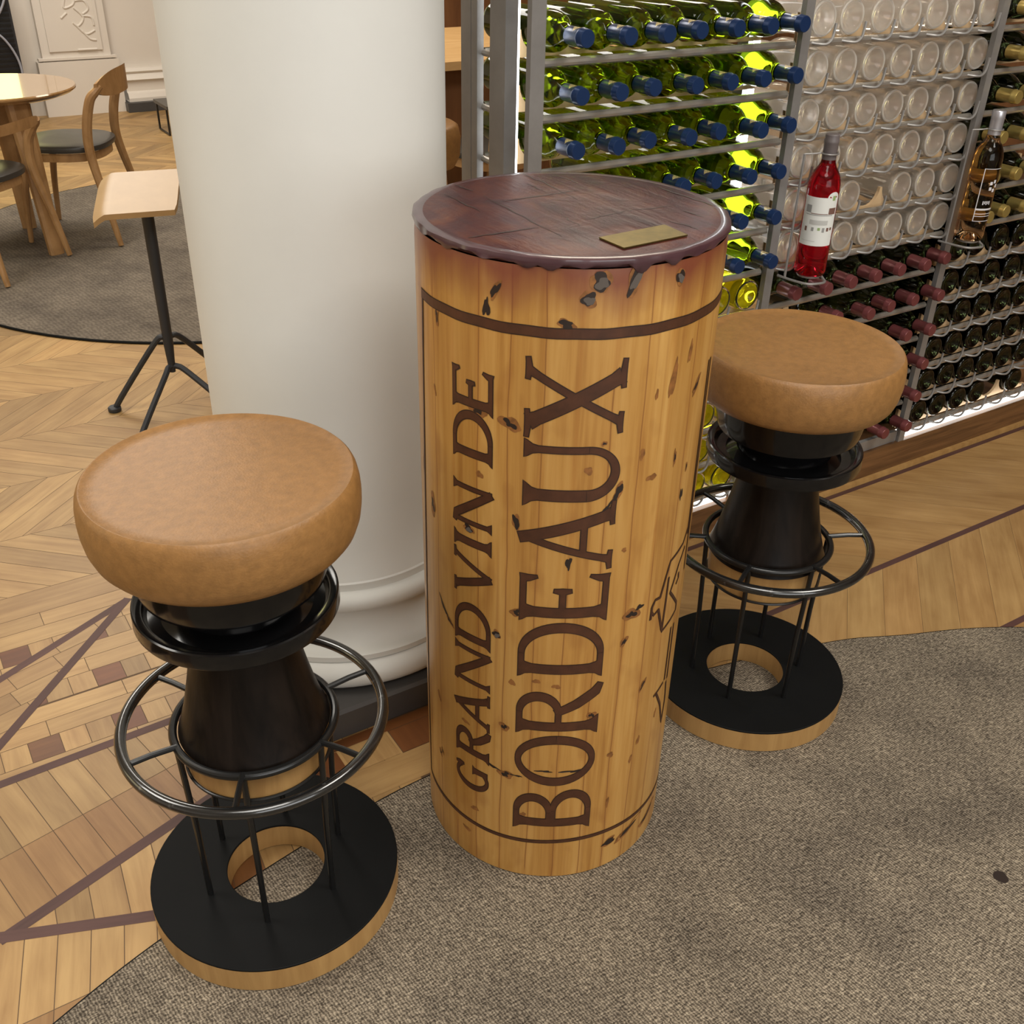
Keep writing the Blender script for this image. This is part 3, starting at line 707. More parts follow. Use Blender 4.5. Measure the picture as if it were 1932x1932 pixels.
    return out
def word(name, items, top, base, T, t):
    cv = Carver(); H = base-top
    for ch, z0, z1 in items:
        w = z1-z0
        for pts, ws in glyph(ch, w, H, T, t): cv.stroke(pts, ws, lambda p: (base-p[1], z0+p[0]))
    o = cv.mb.build(name, [M['carve'], M['carveshade']], ct, smooth=60); return o
o = word('carved_lettering', [('B', .120, .2085), ('O', .2205, .3265), ('R', .330, .427), ('D', .443, .5445), ('E', .547, .624), ('A', .640, .7375), ('U', .738, .838), ('X', .847, .944)], -.0455, .0805, .0165, .0085)
o['label'] = 'large carved brown capitals reading BORDEAUX'
for nm, items in (('GRAND', [('G', .1655, .2175), ('R', .2385, .303), ('A', .3085, .378), ('N', .384, .468), ('D', .470, .5435)]), ('VIN', [('V', .562, .632), ('I', .635, .667), ('N', .673, .749)]), ('DE', [('D', .783, .856), ('E', .857, .913)])):
    o = word('carved_lettering', items, -.157, -.0905, .0115, .0058); o['label'] = 'smaller carved brown capitals reading '+nm
cv = Carver(); I_ = lambda p: (p[0], p[1])
cv.stroke([(a*.01, .9822+.0004*math.sin(a)) for a in range(-24, 45)], .0125, I_)
o = cv.mb.build('border_line', [M['carve'], M['carveshade']], ct, smooth=60)
cv = Carver(); cv.stroke([(a*.01, .0895+.002*math.sin(a*.2)) for a in range(-26, 45)], .0062, I_); cv.mb.build('border_line', [M['carve'], M['carveshade']], ct, smooth=60)
cv = Carver(); cv.stroke([(-.2365, .978), (-.246, .75), (-.256, .5), (-.263, .3), (-.264, .09)], .005, I_); cv.mb.build('border_line', [M['carve'], M['carveshade']], ct, smooth=60)
cv = Carver()
for pts in ([(.2538, .630), (.2383, .6127), (.1993, .6023), (.190, .575), (.1817, .546)], [(.1806, .5238), (.1969, .4737), (.1990, .53), (.1998, .5723)], [(.1969, .4737), (.225, .481), (.243, .487), (.2425, .5009), (.2099, .5396), (.2303, .5798), (.25, .60)],
            [(.1817, .546), (.170, .547), (.164, .536), (.1640, .527), (.170, .519), (.1806, .5238)], [(.1640, .527), (.1635, .514)], [(.2099, .5396), (.2425, .5009)],
            [(.197, .343), (.2053, .3455), (.2252, .3521)], [(.205, .342), (.2231, .309), (.2418, .2536), (.247, .30), (.2402, .3435)], [(.231, .46), (.231, .355)], [(.243, .46), (.243, .35)], [(.252, .9), (.257, .62)], [(.262, .9), (.266, .55)], [(.229, .545), (.236, .552), (.234, .562)]):
    cv.stroke(pts, .0034, I_)
o = cv.mb.build('carved_drawing', [M['carve'], M['carveshade']], ct, smooth=60); o['label'] = 'thin carved line drawing beside the lettering'

# ------------------------------------------------------------------ cork bar stools
def ringpts(r, z, n=96): return [(r*math.cos(2*PI*k/n), r*math.sin(2*PI*k/n), z) for k in range(n)]
def cork_stool(name, label, loc, ang, dz):
    t = empty(name, (loc[0], loc[1], .0023), (0, 0, ang)); tag(t, label, 'stool', 'cork topped bar stools'); zo = -.0023
    mb = MB(); prof = [(.130, .698), (.158, .698), (.1650, .7010), (.1715, .7095), (.1765, .724), (.1790, .742), (.1795, .757), (.1785, .772), (.1762, .7835), (.1735, .7895), (.1708, .7922), (.1685, .7918), (.1655, .7897), (.150, .7885), (.08, .7870), (0, .7865)]
    mb.lathe([(r, z+dz+zo) for r, z in prof], 96); seat = mb.build('seat', M['seat'], t, smooth=50)
    mb = MB(); prof = [(.08, .628), (.119, .630), (.1255, .6345), (.128, .642), (.131, .66), (.133, .70), (.10, .702)]
    mb.lathe([(r, z+dz+zo) for r, z in prof], 96); mb.build('neck', M['black'], t, smooth=35)
    dc = dz*1.15
    mb = MB(); prof = [(.084, .640), (.086, .595), (.104, .5855), (.120, .588), (.1255, .600), (.1285, .6025), (.1372, .6042), (.1394, .6028), (.1402, .5830), (.1385, .5795), (.130, .576), (.10, .573), (.076, .571), (.062, .575)]
    mb.lathe_open([(r, z+dc+zo) for r, z in prof], 96); mb.build('collar', M['black'], t, smooth=35)
    mb = MB(); prof = [(.058, .640), (.0675, .575), (.0705, .545), (.0765, .51), (.0865, .46), (.0970, .415), (.1065, .383), (.1110, .371)]
    mb.lathe([(r, z+dz+zo) for r, z in prof], 96); mb.build('body', M['charwood'], t, smooth=35)
    mb = MB(); mb.lathe([(.100, .312+dz+zo), (.1045, .3125+dz+zo), (.1055, .316+dz+zo), (.1085, .371+dz+zo)], 96); mb.build('wood_plug', M['lightwood'], t, smooth=35)
    mb = MB(); mb.tube(ringpts(.1070, .3115+dz+zo), .0025, 8, True); mb.build('lower_ring', M['blackmet'], t)
    mb = MB(); mb.tube(ringpts(.1185, .3715+zo), .0062, 12, True); mb.build('inner_ring', M['blackmet'], t)
    mb = MB(); mb.tube(ringpts(.1905, .377+zo), .0085, 14, True); mb.build('foot_ring', M['worn'], t)
    for k in range(6):
        a = 2*PI*k/6; ca, sa = math.cos(a), math.sin(a)
        mb = MB(); mb.tube([(.118*ca, .118*sa, .3745+zo), (.155*ca, .155*sa, .3775+zo), (.190*ca, .190*sa, .377+zo)], .0046, 10); mb.build('spoke', M['blackmet'], t)
        mb = MB(); mb.tube([(.1185*ca, .1185*sa, .371+zo), (.1175*ca, .1175*sa, .345+zo), (.113*ca, .113*sa, .2+zo), (.112*ca, .112*sa, .050+zo)], .0047, 10); mb.build('rod', M['blackmet'], t)
    ri, ro = .0788, .1995
    mb = MB(); mb.lathe_open([(ri, .0476+zo), (ri, .0025+zo), (ro-.001, .0025+zo), (ro, .0036+zo), (ro, .0476+zo), (ri, .0476+zo)], 96); mb.build('base', M['lightwood'], t, smooth=30)
    mb = MB(); mb.lathe_open([(ri, .0476+zo), (ri, .0505+zo), (ri+.001, .0512+zo), (ro-.001, .0512+zo), (ro, .0505+zo), (ro, .0476+zo)], 96); mb.build('base_top', M['blackmat'], t, smooth=30)
    return t
cork_stool('bar_stool', 'black and tan cork shaped bar stool straddling parquet and carpet in front of the column', (.3041, 1.1722), R(2), 0)
cork_stool('bar_stool', 'black and tan cork shaped bar stool beside the lit wine rack', (1.3249, 1.1488), R(30), -.021)

# ------------------------------------------------------------------ wine rack
TF = 1.63                                   # front face of the posts
POST = [1.075, 1.727, 2.360, 2.992]
ZROW = [1.213-.0955*k for k in range(12)]
wr = empty('wine_rack', (1.05, 1.626, 0)); tag(wr, 'tall steel wine rack with glowing light strips filled with bottles', 'rack'); wr.location = (0, 0, 0)
mb = MB(); mb.box((3.1, 1.626+.16, .0475), (4.10, .32, .094)); mb.build('plinth', M['plinthwood'], wr, smooth=0)
mb = MB(); mb.box((3.1, 1.6205, .0065), (4.10, .011, .013)); o = mb.build('plinth_lip', M['lightwood'], wr, smooth=0)
for i, s in enumerate(POST):
    for j, (t0, t1) in enumerate(((1.6265, 1.6405), (1.695, 1.748), (1.790, 1.812), (1.814, 1.850)) if i == 0 else ((1.6265, 1.6405), (1.797, 1.83))):
        mb = MB(); mb.box((s-((0 if j == 0 else (.020 if j > 1 else .012)) if i == 0 else (0 if j == 0 else (-.0160 if i == 1 else -.0195))), (t0+t1)/2, .095+.85), ((.030 if i == 0 else .0235) if j == 0 else ((.014 if j > 1 else .026) if i == 0 else .020), t1-t0, 1.70)); mb.build('post', M['steel'], wr, smooth=0)
for i, s in enumerate(POST[:2]):
    mb = MB(); mb.box((s+(.014 if i == 0 else .019), 1.722 if i == 0 else 1.785, .13+.82), (.008, .014, 1.64)); mb.build('light_strip', M['led'], wr, smooth=0)
for a, b in ((POST[0]+.02, POST[1]-.02), (POST[2]+.02, POST[3]-.02)):
    mb = MB(); mb.box(((a+b)/2, 1.655, .101), (b-a, .03, .010)); mb.build('light_strip', M['ledlow'], wr, smooth=0)
mb = MB(); mb.box(((POST[1]+POST[2])/2, 1.64, .112), (POST[2]-POST[1]-.03, .012, .032)); mb.build('bottom_bar', M['steel'], wr, smooth=0)
for i in range(3):
    a, b = POST[i]+.015, POST[i+1]-.015
    for k, z in enumerate(ZROW):
        mb = MB(); mb.tube([(a, TF+.016, z-.0445), (b, TF+.016, z-.0445)], .0078, 10); mb.build('rail', M['rail'], wr)
        mb = MB(); mb.tube([(a-.012, 1.815, z-.0425), (b, 1.815, z-.0425)], .0055, 8); mb.build('rail', M['rail'], wr)
for k, z in enumerate(ZROW):
    mb = MB(); mb.tube([(POST[0]-.012, 1.752, z-.0425), (POST[0]-.012, 1.796, z-.0425)], .006, 8); mb.build('rail', M['rail'], wr)
PITCH = .0895
BAY = [[1.151+.0888*k for k in range(7)], [1.792+.0892*k for k in range(7)], [2.436+.0885*k for k in range(7)]]
def cradle(bay, z, tc=1.672):
    """scalloped board that cradles one row of bottles"""
    a, b = POST[bay]+.016, POST[bay+1]-.016; r = .0408
    top = [(a, z+.012)]
    for s in BAY[bay]:
        for k in range(13):
            an = PI+PI*k/12; x, y = s+r*math.cos(an), z+r*math.sin(an)
            if y < z+.012 and a < x < b: top.append((x, max(y, z-.0405)))
    sl = BAY[bay][-1]; top.append((b, z+.012) if b >= sl+r else (b, max(z-.0405, z-math.sqrt(max(0, r*r-(b-sl)**2))) if b > sl else z-.0405)); bot = [(b, z-.047), (a, z-.047)]
    mb = MB(); n = len(top)
    for t in (tc-.004, tc+.004):
        for i in range(n-1): 
            q = [(top[i][0], t, top[i][1]), (top[i+1][0], t, top[i+1][1]), (top[i+1][0], t, z-.047), (top[i][0], t, z-.047)]
            mb.face(q)
    for i in range(n-1): mb.face([(top[i][0], tc-.004, top[i][1]), (top[i+1][0], tc-.004, top[i+1][1]), (top[i+1][0], tc+.004, top[i+1][1]), (top[i][0], tc+.004, top[i][1])])
    return mb
BASES = {(1, k) for k in range(6)} | {(0, k) for k in range(6, 12)} | {(2, k) for k in range(6, 12)}   # rows laid base forward
for bay in range(3):
    for k, z in enumerate(ZROW):
        cradle(bay, z, 1.672 if (bay, k) in BASES else 1.742).build('cradle_board', M['board'], wr, smooth=0)
def hook(s, z, t):
    mb = MB(); P = [(s-.034, TF+.012, z-.043), (s-.022, t-.010, z-.0445), (s-.006, t-.016, z-.0445), (s+.007, t-.016, z-.036), (s+.012, t-.015, z-.022), (s+.0135, t-.015, z-.006)]
    mb.tube(spline(P, 4), .0030, 7); mb.build('wire_hook', M['steel'], wr)

# bottles: built once of each kind, lying forms share their meshes
def bottle_proto(glassm, foil, cap_z=.232, cap=True, tip=.302, ring=None):
    t = empty('wine_bottle', (0, 0, -50))
    mb = MB(); r = .0365
    prof = [(0, .014), (.012, .012), (.022, .004), (.028, .0008), (.032, .0008), (.0355, .004), (r, .010), (r, .185), (.0355, .197), (.0325, .210), (.027, .221), (.021, .230), (.0165, .240), (.0148, .252), (.0142, .29), (.0142, .297), (0, .297)]
    mb.lathe(prof, 28); kid(t, mb.build('glass', glassm, t, smooth=50))
    if ring:
        mb = MB(); mb.tube([(.0322*math.cos(2*PI*k/32), .0322*math.sin(2*PI*k/32), .0026) for k in range(32)], .0025, 8, True); kid(t, mb.build('base_ring', ring, t))
    if cap:
        mb = MB(); prof = [(.0152, cap_z+.012), (.0155, .252), (.0152, .283), (.0165, .285), (.0168, .289), (.0155, .291), (.0158, tip-.002), (.0145, tip), (0, tip)]
        mb.lathe(prof, 24); kid(t, mb.build('foil_capsule', foil, t, smooth=40))
    return t
PROTO = dict(green=bottle_proto(M['green'], M['foilblue']), red=bottle_proto(M['darkgreen'], M['foilred']), gold=bottle_proto(M['darkgreen'], M['foilgold']),
             clear=bottle_proto(M['clear'], None, cap=False, ring=M['ringclear']), yellow=bottle_proto(M['yellow'], None, cap=False, ring=M['darkgreen']), dark=bottle_proto(M['darkgreen'], None, cap=False))
USED = set()
def place(kind, s, z, label, group, back=False, tfront=None, roll=0):
    p = PROTO[kind]
    if kind in USED: o = copy_tree(p)
    else: o = p; USED.add(kind)
    if back: o.rotation_euler = (-PI/2, 0, 0); o.location = (s, tfront or 1.6435, z)
    else: o.rotation_euler = (PI/2, 0, 0); o.location = (s, (tfront or 1.592)+.302, z)
    tag(o, label, 'bottle', group); return o
ORD = ['first', 'second', 'third', 'fourth', 'fifth', 'sixth', 'seventh']
rz = random.Random(5)
# left bay: green bottles, necks forward; rows half hidden by the cork table show only their right end
for k in range(6):
    lo = [0, 0, 0, 2, 4, 5][k] if k < 6 else 0
    for j in range(7):
        if j < lo: continue
        row = ['top', 'second', 'third', 'fourth', 'fifth', 'sixth'][k]
        if k < 3: lab = f'green bottle with navy foil, {ORD[j]} from left in {row} row of left bay'
        else: lab = f'green bottle with navy foil, {ORD[6-j]} from right in {row} row of left bay'
        place('green', BAY[0][j]+rz.gauss(0, .0007), ZROW[k]+.0003, lab, 'green bottles in the left rack bay', tfront=1.592+rz.gauss(0, .006))
rowname = ['first', 'second', 'third', 'fourth', 'fifth', 'sixth']
for k in range(6, 12):
    for j in range(4 if k > 6 else 5, 7):
        place('yellow', BAY[0][j]+rz.gauss(0, .0006), ZROW[k]+.0003, f'yellow bottle base forward, {ORD[6-j]} from right in {rowname[k-6]} yellow row of left bay', 'yellow bottles low in the left rack bay', True)
        hook(BAY[0][j], ZROW[k], 1.636)
# middle bay
for k in range(6):
    for j in range(7):
        if (k, j) == (4, 3): continue
        place('clear', BAY[1][j]+rz.gauss(0, .0006), ZROW[k]+.0003, f'clear bottle base forward, {ORD[j-(k == 4 and j > 3)]} from left in {rowname[k]} clear row of middle bay', 'clear bottles in the middle rack bay', True, 1.6445+abs(rz.gauss(0, .002)))
        hook(BAY[1][j], ZROW[k], 1.640)
hook(BAY[1][3], ZROW[4], 1.640)
for k, lo in zip(range(6, 12), (0, 2, 4, 5, 5, 5)):
    for j in range(lo, 7):
        place('red', BAY[1][j]+rz.gauss(0, .0007), ZROW[k]+.0003, f'dark bottle with red foil, {ORD[6-j]} from right in {rowname[k-6]} red row of middle bay', 'red foiled bottles in the middle rack bay', tfront=1.592+rz.gauss(0, .006))
# right bay
for k, n in zip(range(6), (2, 2, 3, 3, 3, 4)):
    for j in range(n):
        place('gold', BAY[2][j]+rz.gauss(0, .0007), ZROW[k]+.0003, f'dark bottle with gold foil, {ORD[j]} from left in {rowname[k]} gold row of right bay', 'gold foiled bottles in the right rack bay', tfront=1.592+rz.gauss(0, .006))
for k, n in zip(range(6, 12), (5, 5, 5, 6, 6, 6)):
    for j in range(n):
        if (k, j) in ((11, 4),): continue
        place('dark', BAY[2][j]+rz.gauss(0, .0006), ZROW[k]+.0003, f'dark bottle base forward, {ORD[j-(k == 11 and j > 4)]} from left in {rowname[k-6]} dark row of right bay', 'dark bottles low in the right rack bay', True, 1.6445+abs(rz.gauss(0, .002)))
        hook(BAY[2][j], ZROW[k], 1.638)
    if k == 11: hook(BAY[2][4], ZROW[k], 1.638)

# two display bottles held upright in wire frames on the rack front
def patch(mb, r, a0, a1, z0, z1, m=0, n=14):
    rows = [[(r*math.cos(R(a0+(a1-a0)*k/n)), r*math.sin(R(a0+(a1-a0)*k/n)), z) for k in range(n+1)] for z in (z0, z1)]
    mb.grid(rows, m)
def display(label, loc, glassm, foil, facing):
    t = empty('display_bottle', loc, (0, 0, 0)); tag(t, label, 'bottle')
    mb = MB(); r = .0352
    prof = [(0, .022), (.012, .019), (.024, .005), (.029, .0008), (.0325, .0012), (.0346, .006), (r, .014), (r, .192), (.0342, .205), (.0310, .218), (.0255, .229), (.0195, .238), (.0155, .248), (.0140, .262), (.0138, .297), (0, .297)]
    mb.lathe(prof, 40); mb.build('glass', glassm, t, smooth=50)
    return t, r
d1, r = display('upright bottle of red rose wine with white label on the rack front', (1.806, 1.583, .692), M['redwine'], M['foilgrey'], 0)
mb = MB(); mb.lathe([(.0150, .246), (.0153, .285), (.0162, .287), (.0162, .292), (.0152, .294), (.0152, .303), (.0135, .305), (0, .305)], 28); mb.build('foil_capsule', M['foilgrey'], d1, smooth=40)
fa = -128
mb = MB(); patch(mb, r+.0004, fa-78, fa+58, .072, .178)
mb.grid([[((r+.00045)*math.cos(R(fa+34+24*math.cos(2*PI*k/20)*q)), (r+.00045)*math.sin(R(fa+34+24*math.cos(2*PI*k/20)*q)), .176+.0145*math.sin(2*PI*k/20)*q) for k in range(21)] for q in (.02, 1)], 0)
e = r+.0007
patch(mb, e, fa-60, fa+40, .139, .1405, 1); patch(mb, e, fa-62, fa-40, .144, .160, 1); patch(mb, e, fa+22, fa+52, .142, .156, 2); patch(mb, e, fa-40, fa+20, .142, .1435, 2); patch(mb, e, fa-40, fa+25, .119, .129, 4)
for i, a in enumerate((-56, -30, -8, 8, 24, 38)): patch(mb, e, fa+a, fa+a+9, .103+.002*(i % 3), .113, (2, 1, 3, 1, 2, 2)[i], 4)
patch(mb, e, fa-62, fa-10, .082, .0828, 4); patch(mb, e, fa+30, fa+42, .172, .182, 3, 4)
mb.build('label', [M['label'], M['labelgrey'], M['labelbrown'], M['labelgreen'], plain('label_pale_print', (.45, .45, .43), .6)], d1, smooth=60)['label'] = 'white paper label with faded print'
d2, r = display('upright bottle of pale rose wine with silver foil on the right rack post', (2.368, 1.583, .692), M['amber'], M['foilsilver'], 0)
mb = MB(); mb.lathe([(.0150, .252), (.0153, .288), (.0158, .290), (.0158, .305), (.0145, .308), (0, .308)], 28); mb.build('foil_capsule', M['foilsilver'], d2, smooth=40)
mb = MB(); e = r+.0005; fa = -118
for z in (.178, .0795, .070, .064, .052): patch(mb, e, fa-28, fa+52, z, z+(.0042 if z == .0795 else .0014), 0)
patch(mb, e, fa-28, fa-25, .052, .178, 0, 3)
for k in range(5):
    an = 2*PI*k/5; patch(mb, e, fa+22+14*math.cos(an)-5, fa+22+14*math.cos(an)+6, .138+.011*math.sin(an)-.004, .138+.011*math.sin(an)+.004, 0, 4)
for k in range(5): patch(mb, e, fa-6+k*7, fa-2+k*7, .093+.002*(k % 2), .102, 0, 3)
mb.build('printed_label', M['whiteink'], d2, smooth=60)
def holder(s, t, z, label):
    h = empty('bottle_holder', (s, t, z)); tag(h, label, 'bottle holder', 'wire bottle holders on the rack')
    mb = MB(); mb.tube(spline([(-.05, .046, -.012), (-.049, .040, -.012), (-.042, 0, -.0125), (-.030, -.030, -.0125), (0, -.040, -.0125), (.016, -.036, -.0125), (.02, -.026, -.009), (.02, -.018, -.004)], 5), .003, 8); mb.build('cradle', M['steel'], h)
    mb = MB(); mb.tube([(-.046, .028, -.013), (-.046, .028, .12), (-.046, .028, .262)], .0028, 8); mb.build('upright', M['steel'], h)
    mb = MB(); mb.tube(spline([(-.046, .028, .262), (-.03, .014, .264)]+[(.0185*math.cos(R(a)), .0185*math.sin(R(a)), .265) for a in range(150, 400, 30)], 4), .0018, 7); mb.build('neck_loop', M['steel'], h)
    mb = MB(); mb.tube([(-.046, .028, -.0125), (-.046, .050, -.0125)], .003, 8); mb.build('bracket', M['steel'], h)
    mb = MB(); mb.lathe([(.0285, -.006), (.0285, -.001), (0, -.001)][::-1] if False else [(.0, -.0052), (.026, -.0052), (.026, -.0008), (0, -.0008)], 24); mb.build('base_disc', M['steel'], h)
    return h
holder(1.806, 1.583, .692, 'steel wire holder gripping the red wine bottle'); holder(2.368, 1.583, .692, 'steel wire holder gripping the pale rose bottle')

# ------------------------------------------------------------------ pale swivel stool behind the column
ts = empty('swivel_stool', (.697, 3.05, 0)); tag(ts, 'small stool with pale plywood saddle seat and black splayed legs beside the column', 'stool')
mb = MB(); rows = []
for i in range(15):
    u = -1+2*i/14; row = []
    for j in range(9):
        v = -1+2*j/8
        x = u*.112; zc = -.030*max(0, (-u if u < 0 else u*.6)-.70)**1.3*3.2
        k = 1-.05*max(0, abs(v)-.7)*3
        row.append((x*k-.018+.018*v, v*.105-.03-.06*u*0, .682+.030*v+zc+.012*(abs(u)**2)*0))
    rows.append(row)
th = .016
for sg in (1, -1):
    pass
top = [[(p[0], p[1], p[2]) for p in r] for r in rows]; bot = [[(p[0], p[1]+.004, p[2]-th) for p in r] for r in rows]
mb.grid(top); mb.grid(bot); mb.grid([[r[0] for r in top], [r[0] for r in bot]]); mb.grid([[r[-1] for r in top], [r[-1] for r in bot]]); mb.grid([top[0], bot[0]]); mb.grid([top[-1], bot[-1]])
rotm = Matrix.Rotation(R(-12), 3, 'Z'); mb.v = [tuple(rotm @ Vector(p)) for p in mb.v]
mb.build('seat', M['ply'], ts, smooth=45, merge=True)
mb = MB(); mb.tube([(0, 0, .665), (0, 0, .45), (0, 0, .22), (-.002, -.004, .125)], [.0175, .0165, .0150, .0095], 14); mb.build('post', M['charcoal'], ts)
for pts in ([(-.173, .071, .008), (-.155, .062, .045), (-.04, .016, .215), (-.012, .006, .238), (.012, .006, .238), (.05, .02, .215), (.19, .085, .045), (.205, .09, .008)], [(-.165, -.185, .008), (-.148, -.165, .035), (-.035, -.035, .125), (-.012, -.008, .142), (.012, -.008, .142), (.04, -.035, .122), (.125, -.16, .03), (.135, -.175, .008)]):
    mb = MB(); mb.tube(spline(pts, 5), .0092, 10); mb.build('leg', M['charcoal'], ts)
    for p in (pts[0], pts[-1]):
        mb = MB(); mb.lathe([(.018, .0008), (.020, .003), (.020, .013), (.017, .016), (0, .016)], 18, (p[0]-.006, p[1])); mb.build('foot', M['charcoal'], ts, smooth=40)

# ------------------------------------------------------------------ far cafe table and chairs
tb = empty('cafe_table', (.609, 5.06, .009)); tag(tb, 'round glossy wooden cafe table on the round carpet', 'table')
mb = MB(); mb.lathe([(.28, .617), (.318, .630), (.332, .640), (.333, .646), (.329, .651), (0, .651)], 64); mb.build('tabletop', M['tabletop'], tb, smooth=35)
for an, r0 in ((-74, .28), (75, .20), (163, .275)):
    mb = MB(); rot = Matrix.Rotation(R(an), 3, 'Z'); rows = []
    for z, r, w, d in ((.001, r0, .030, .018), (.32, r0-.035, .036, .022), (.618, r0-.075, .046, .028)):
        rows.append([tuple(rot @ Vector((r+x*d, y*w, 0))+Vector((0, 0, z))) for x, y in ((-1, -.6), (-.6, -1), (.6, -1), (1, -.6), (1, .6), (.6, 1), (-.6, 1), (-1, .6))])
    mb.grid(rows, 0, True); mb.ngon(range(8)); mb.ngon(range(16, 24)); mb.build('leg', M['chairwood'], tb, smooth=30)
def cafe_chair(loc, ang, sc, label, z=.009, group='wooden cafe chairs', bh=1., dz=0.):
    t = empty('cafe_chair', (loc[0], loc[1], z), (0, 0, ang)); t.scale = (sc, sc, sc); tag(t, label, 'chair', group)
    mb = MB()
    out = [(.225*math.copysign(abs(math.cos(a))**.75, math.cos(a)), -.02+.215*math.copysign(abs(math.sin(a))**.75, math.sin(a))) for a in [2*PI*k/40 for k in range(40)]]
    mb.grid([[(x*k, (y+.02)*k-.02, zz) for x, y in out] for k, zz in ((.90, .435), (.98, .440), (1, .452), (.985, .464), (.92, .470), (.5, .466), (.05, .464))], 0, True); mb.ngon(range(40)); mb.ngon(range(240, 280))
    mb.build('seat', M['darkleather'], t, smooth=50)
    mb = MB(); mb.grid([[(x*.9, (y+.02)*.9-.02, zz) for x, y in out] for zz in (.395, .434)], 0, True); mb.build('apron', M['chairwood'], t, smooth=40)
    for sx in (-1, 1):
        P = [(sx*.25, -.275, .005), (sx*.235, -.235, .22), (sx*.215, -.195, .43), (sx*.213, -.200, .56), (sx*.215, -.235, .68-dz*.8), (sx*.207, -.268, .722-dz), (sx*.192, -.290, .745-dz)]
        Q = spline(P, 6); n = len(Q); mb = MB(); mb.tube(Q, [.013+.011*math.sin(PI*min(1, i/n*1.0)) for i in range(n)], 10); mb.build('rear_leg', M['chairwood'], t)
        P = [(sx*.205, .185, .003), (sx*.20, .165, .22), (sx*.185, .13, .42)]; mb = MB(); mb.tube(spline(P, 5), [.012+.0008*i for i in range(11)], 10); mb.build('front_leg', M['chairwood'], t)
    mb = MB(); rows = []
    for i in range(17):
        u = -1+2*i/16; x = u*.215; y = -.272-.058*(1-u*u); h = (.022+.036*(1-u**4))*bh; zc = .752-.014*u*u-dz
        rows.append([(x, y-.010, zc-h), (x, y+.010, zc-h), (x, y+.014-.01, zc+h*.8), (x, y-.012, zc+h)])
    mb.grid(rows, 0, True); mb.ngon([0, 1, 2, 3]); mb.ngon([64, 65, 66, 67]); mb.build('backrest', M['chairwood'], t, smooth=50)
    return t
cafe_chair((.857, 5.085), 1.044, .8885, 'wooden chair with dark seat and curved backrest right of the round cafe table')
cafe_chair((.415, 4.754), .7836, .8487, 'wooden chair with dark seat cut off by the left edge, nearest the viewer', bh=.42, dz=.065)
cafe_chair((2.42, 4.02), R(20), .95, 'wooden chair with curved back seen between the column and the wine rack', .0092)
# black speaker-like cabinet against the far wall
sp = empty('speaker_cabinet', (.93, 7.78, 0)); tag(sp, 'tall black ribbed speaker cabinet with grey cables by the back wall', 'speaker')
mb = MB(); mb.box((0, 0, .47), (.40, .24, .93)); mb.build('cabinet', M['wiregrey'], sp, smooth=0)
mb = MB()
for k in range(30): mb.box((0, -.124, .05+k*.029), (.37, .01, .012))
mb.build('grille', M['blackmet'], sp, smooth=0)
for pts in ([(.05, -.135, .92), (.15, -.15, .90), (.19, -.15, .80), (.12, -.15, .66), (.02, -.14, .60)], [(-.05, -.135, .60), (.1, -.15, .55), (.18, -.15, .40), (.17, -.15, .25), (.05, -.14, .2)]):
    mb = MB(); mb.tube(spline(pts, 8), .007, 8); mb.build('cable', M['cable'], sp)
# low bench by the back wall
lb = empty('low_bench', (1.93, 6.95, 0)); tag(lb, 'low bench with dark seat on thin black frame by the back wall', 'bench')
mb = MB(); mb.box((.08, .1, .175), (.42, .30, .02)); mb.build('seat', M['darkleather'], lb, smooth=0)
for x in (-.12, .28): 
    mb = MB(); mb.tube([(x, 0, .166), (x, 0, .008), (x, .22, .008), (x, .22, .166)], .007, 6); mb.build('frame_leg', M['blackmet'], lb)
# counter, cabinet and stool glimpsed between column and rack
ck = empty('counter_table', (2.75, 4.75, .0092)); tag(ck, 'pale wooden counter table seen between the column and the rack', 'table')
mb = MB(); mb.box((0, 0, .735), (1.3, 1.05, .035)); mb.build('counter_top', M['counter'], ck, smooth=0)
mb = MB(); mb.box((0, .05, .36), (1.1, .80, .715)); mb.build('base_cabinet', M['brownwood'], ck, smooth=0)
mb = MB(); mb.box((0, -.36, .12), (1.12, .02, .04)); mb.build('foot_rail', M['steel'], ck, smooth=0)
wc = empty('wall_cabinet', (3.7, 6.6, 0)); tag(wc, 'tall brown wooden cabinet behind the pale counter', 'cabinet')
mb = MB(); mb.box((0, 0, 1.1), (2.2, .5, 2.2)); mb.build('carcass', M['brownwood'], wc, smooth=0)
for k in range(4):
    mb = MB(); mb.box((-.8+k*.53, -.262, 1.1), (.50, .022, 2.12)); mb.build('door', M['brownwood'], wc, smooth=0)
rs = empty('leather_stool', (1.66, 3.27, 0)); tag(rs, 'round brown leather stool with wooden legs right behind the column', 'stool')
mb = MB(); mb.lathe([(.11, .59), (.145, .60), (.162, .635), (.165, .695), (.156, .73), (.143, .738), (0, .74)], 48); mb.build('seat', M['seat'], rs, smooth=50)
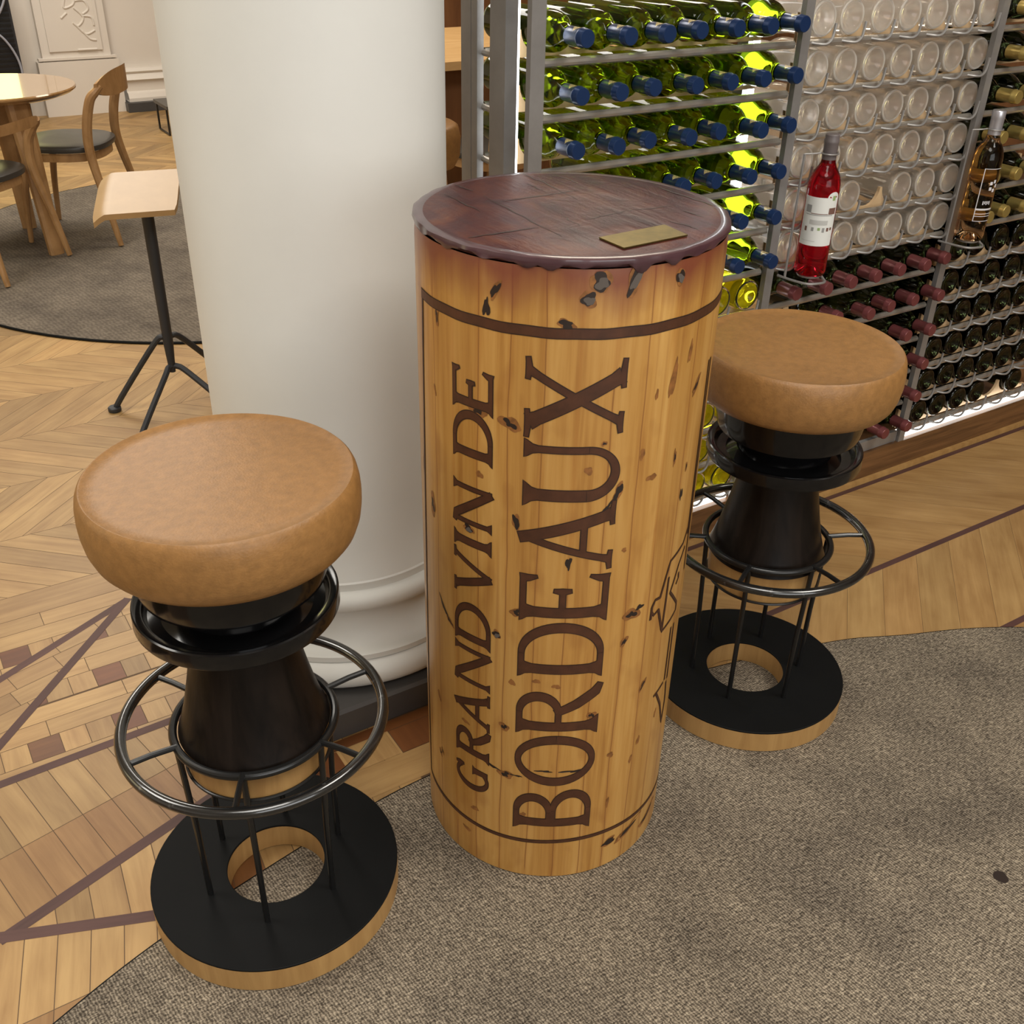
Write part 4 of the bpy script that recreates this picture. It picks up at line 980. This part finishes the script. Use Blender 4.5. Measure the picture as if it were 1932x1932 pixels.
for k in range(4):
    a = PI/4+k*PI/2+.3; mb = MB(); mb.tube([(.10*math.cos(a), .10*math.sin(a), .595), (.15*math.cos(a), .15*math.sin(a), .004)], .013, 10); mb.build('leg', M['chairwood'], rs)

# ------------------------------------------------------------------ lights
def area(name, loc, rot, size, power, col=(1, .93, .83), sy=None):
    l = bpy.data.lights.new(name, 'AREA'); l.energy = power; l.color = col; l.shape = 'RECTANGLE'; l.size = size; l.size_y = sy or size
    o = bpy.data.objects.new(name, l); COL.objects.link(o); o.location = loc; o.rotation_euler = rot; return o
area('ceiling_lamp', (-.3, -.6, 3.35), (0, 0, 0), 1.6, 70, (1, .97, .91))
area('ceiling_lamp', (2.2, -.4, 3.35), (0, 0, 0), 1.2, 72, (1, .95, .87))
area('ceiling_lamp', (-1.6, 2.6, 3.35), (0, 0, 0), 1.4, 70, (1, .96, .89))
area('ceiling_lamp', (.9, 5.8, 3.35), (0, 0, 0), 1.8, 110, (1, .95, .87))
area('ceiling_lamp', (3.3, 4.4, 3.35), (0, 0, 0), 1.2, 50, (1, .88, .72))
area('window_and_fill_light', (.1, -3.5, 1.9), (R(90), 0, 0), 3.6, 80, (.95, .98, 1.0), 2.0)  # soft frontal fill added behind the camera, not an actual window
area('window_and_fill_light', (.80, 7.7, 1.32), (R(-90), 0, 0), .6, 3.2, (1, .95, .30), .7)
area('window_and_fill_light', (-3.9, 3.6, 1.8), (0, R(-90), 0), 1.8, 18, (1, .84, .45))
w = bpy.data.worlds.new('world'); SC.world = w; w.use_nodes = True
w.node_tree.nodes['Background'].inputs[0].default_value = (1, .95, .88, 1); w.node_tree.nodes['Background'].inputs[1].default_value = .05

SC.view_settings.view_transform = 'Standard'; SC.view_settings.look = 'None'; SC.view_settings.gamma = 1; SC.view_settings.exposure = 0; SC.view_settings.use_curve_mapping = False
SC.cycles.max_bounces = 10; SC.cycles.transmission_bounces = 8; SC.cycles.diffuse_bounces = 4; SC.cycles.glossy_bounces = 4
SC.cycles.caustics_refractive = True; SC.cycles.caustics_reflective = False; SC.cycles.sample_clamp_indirect = 6
SC.cycles.use_denoising = True
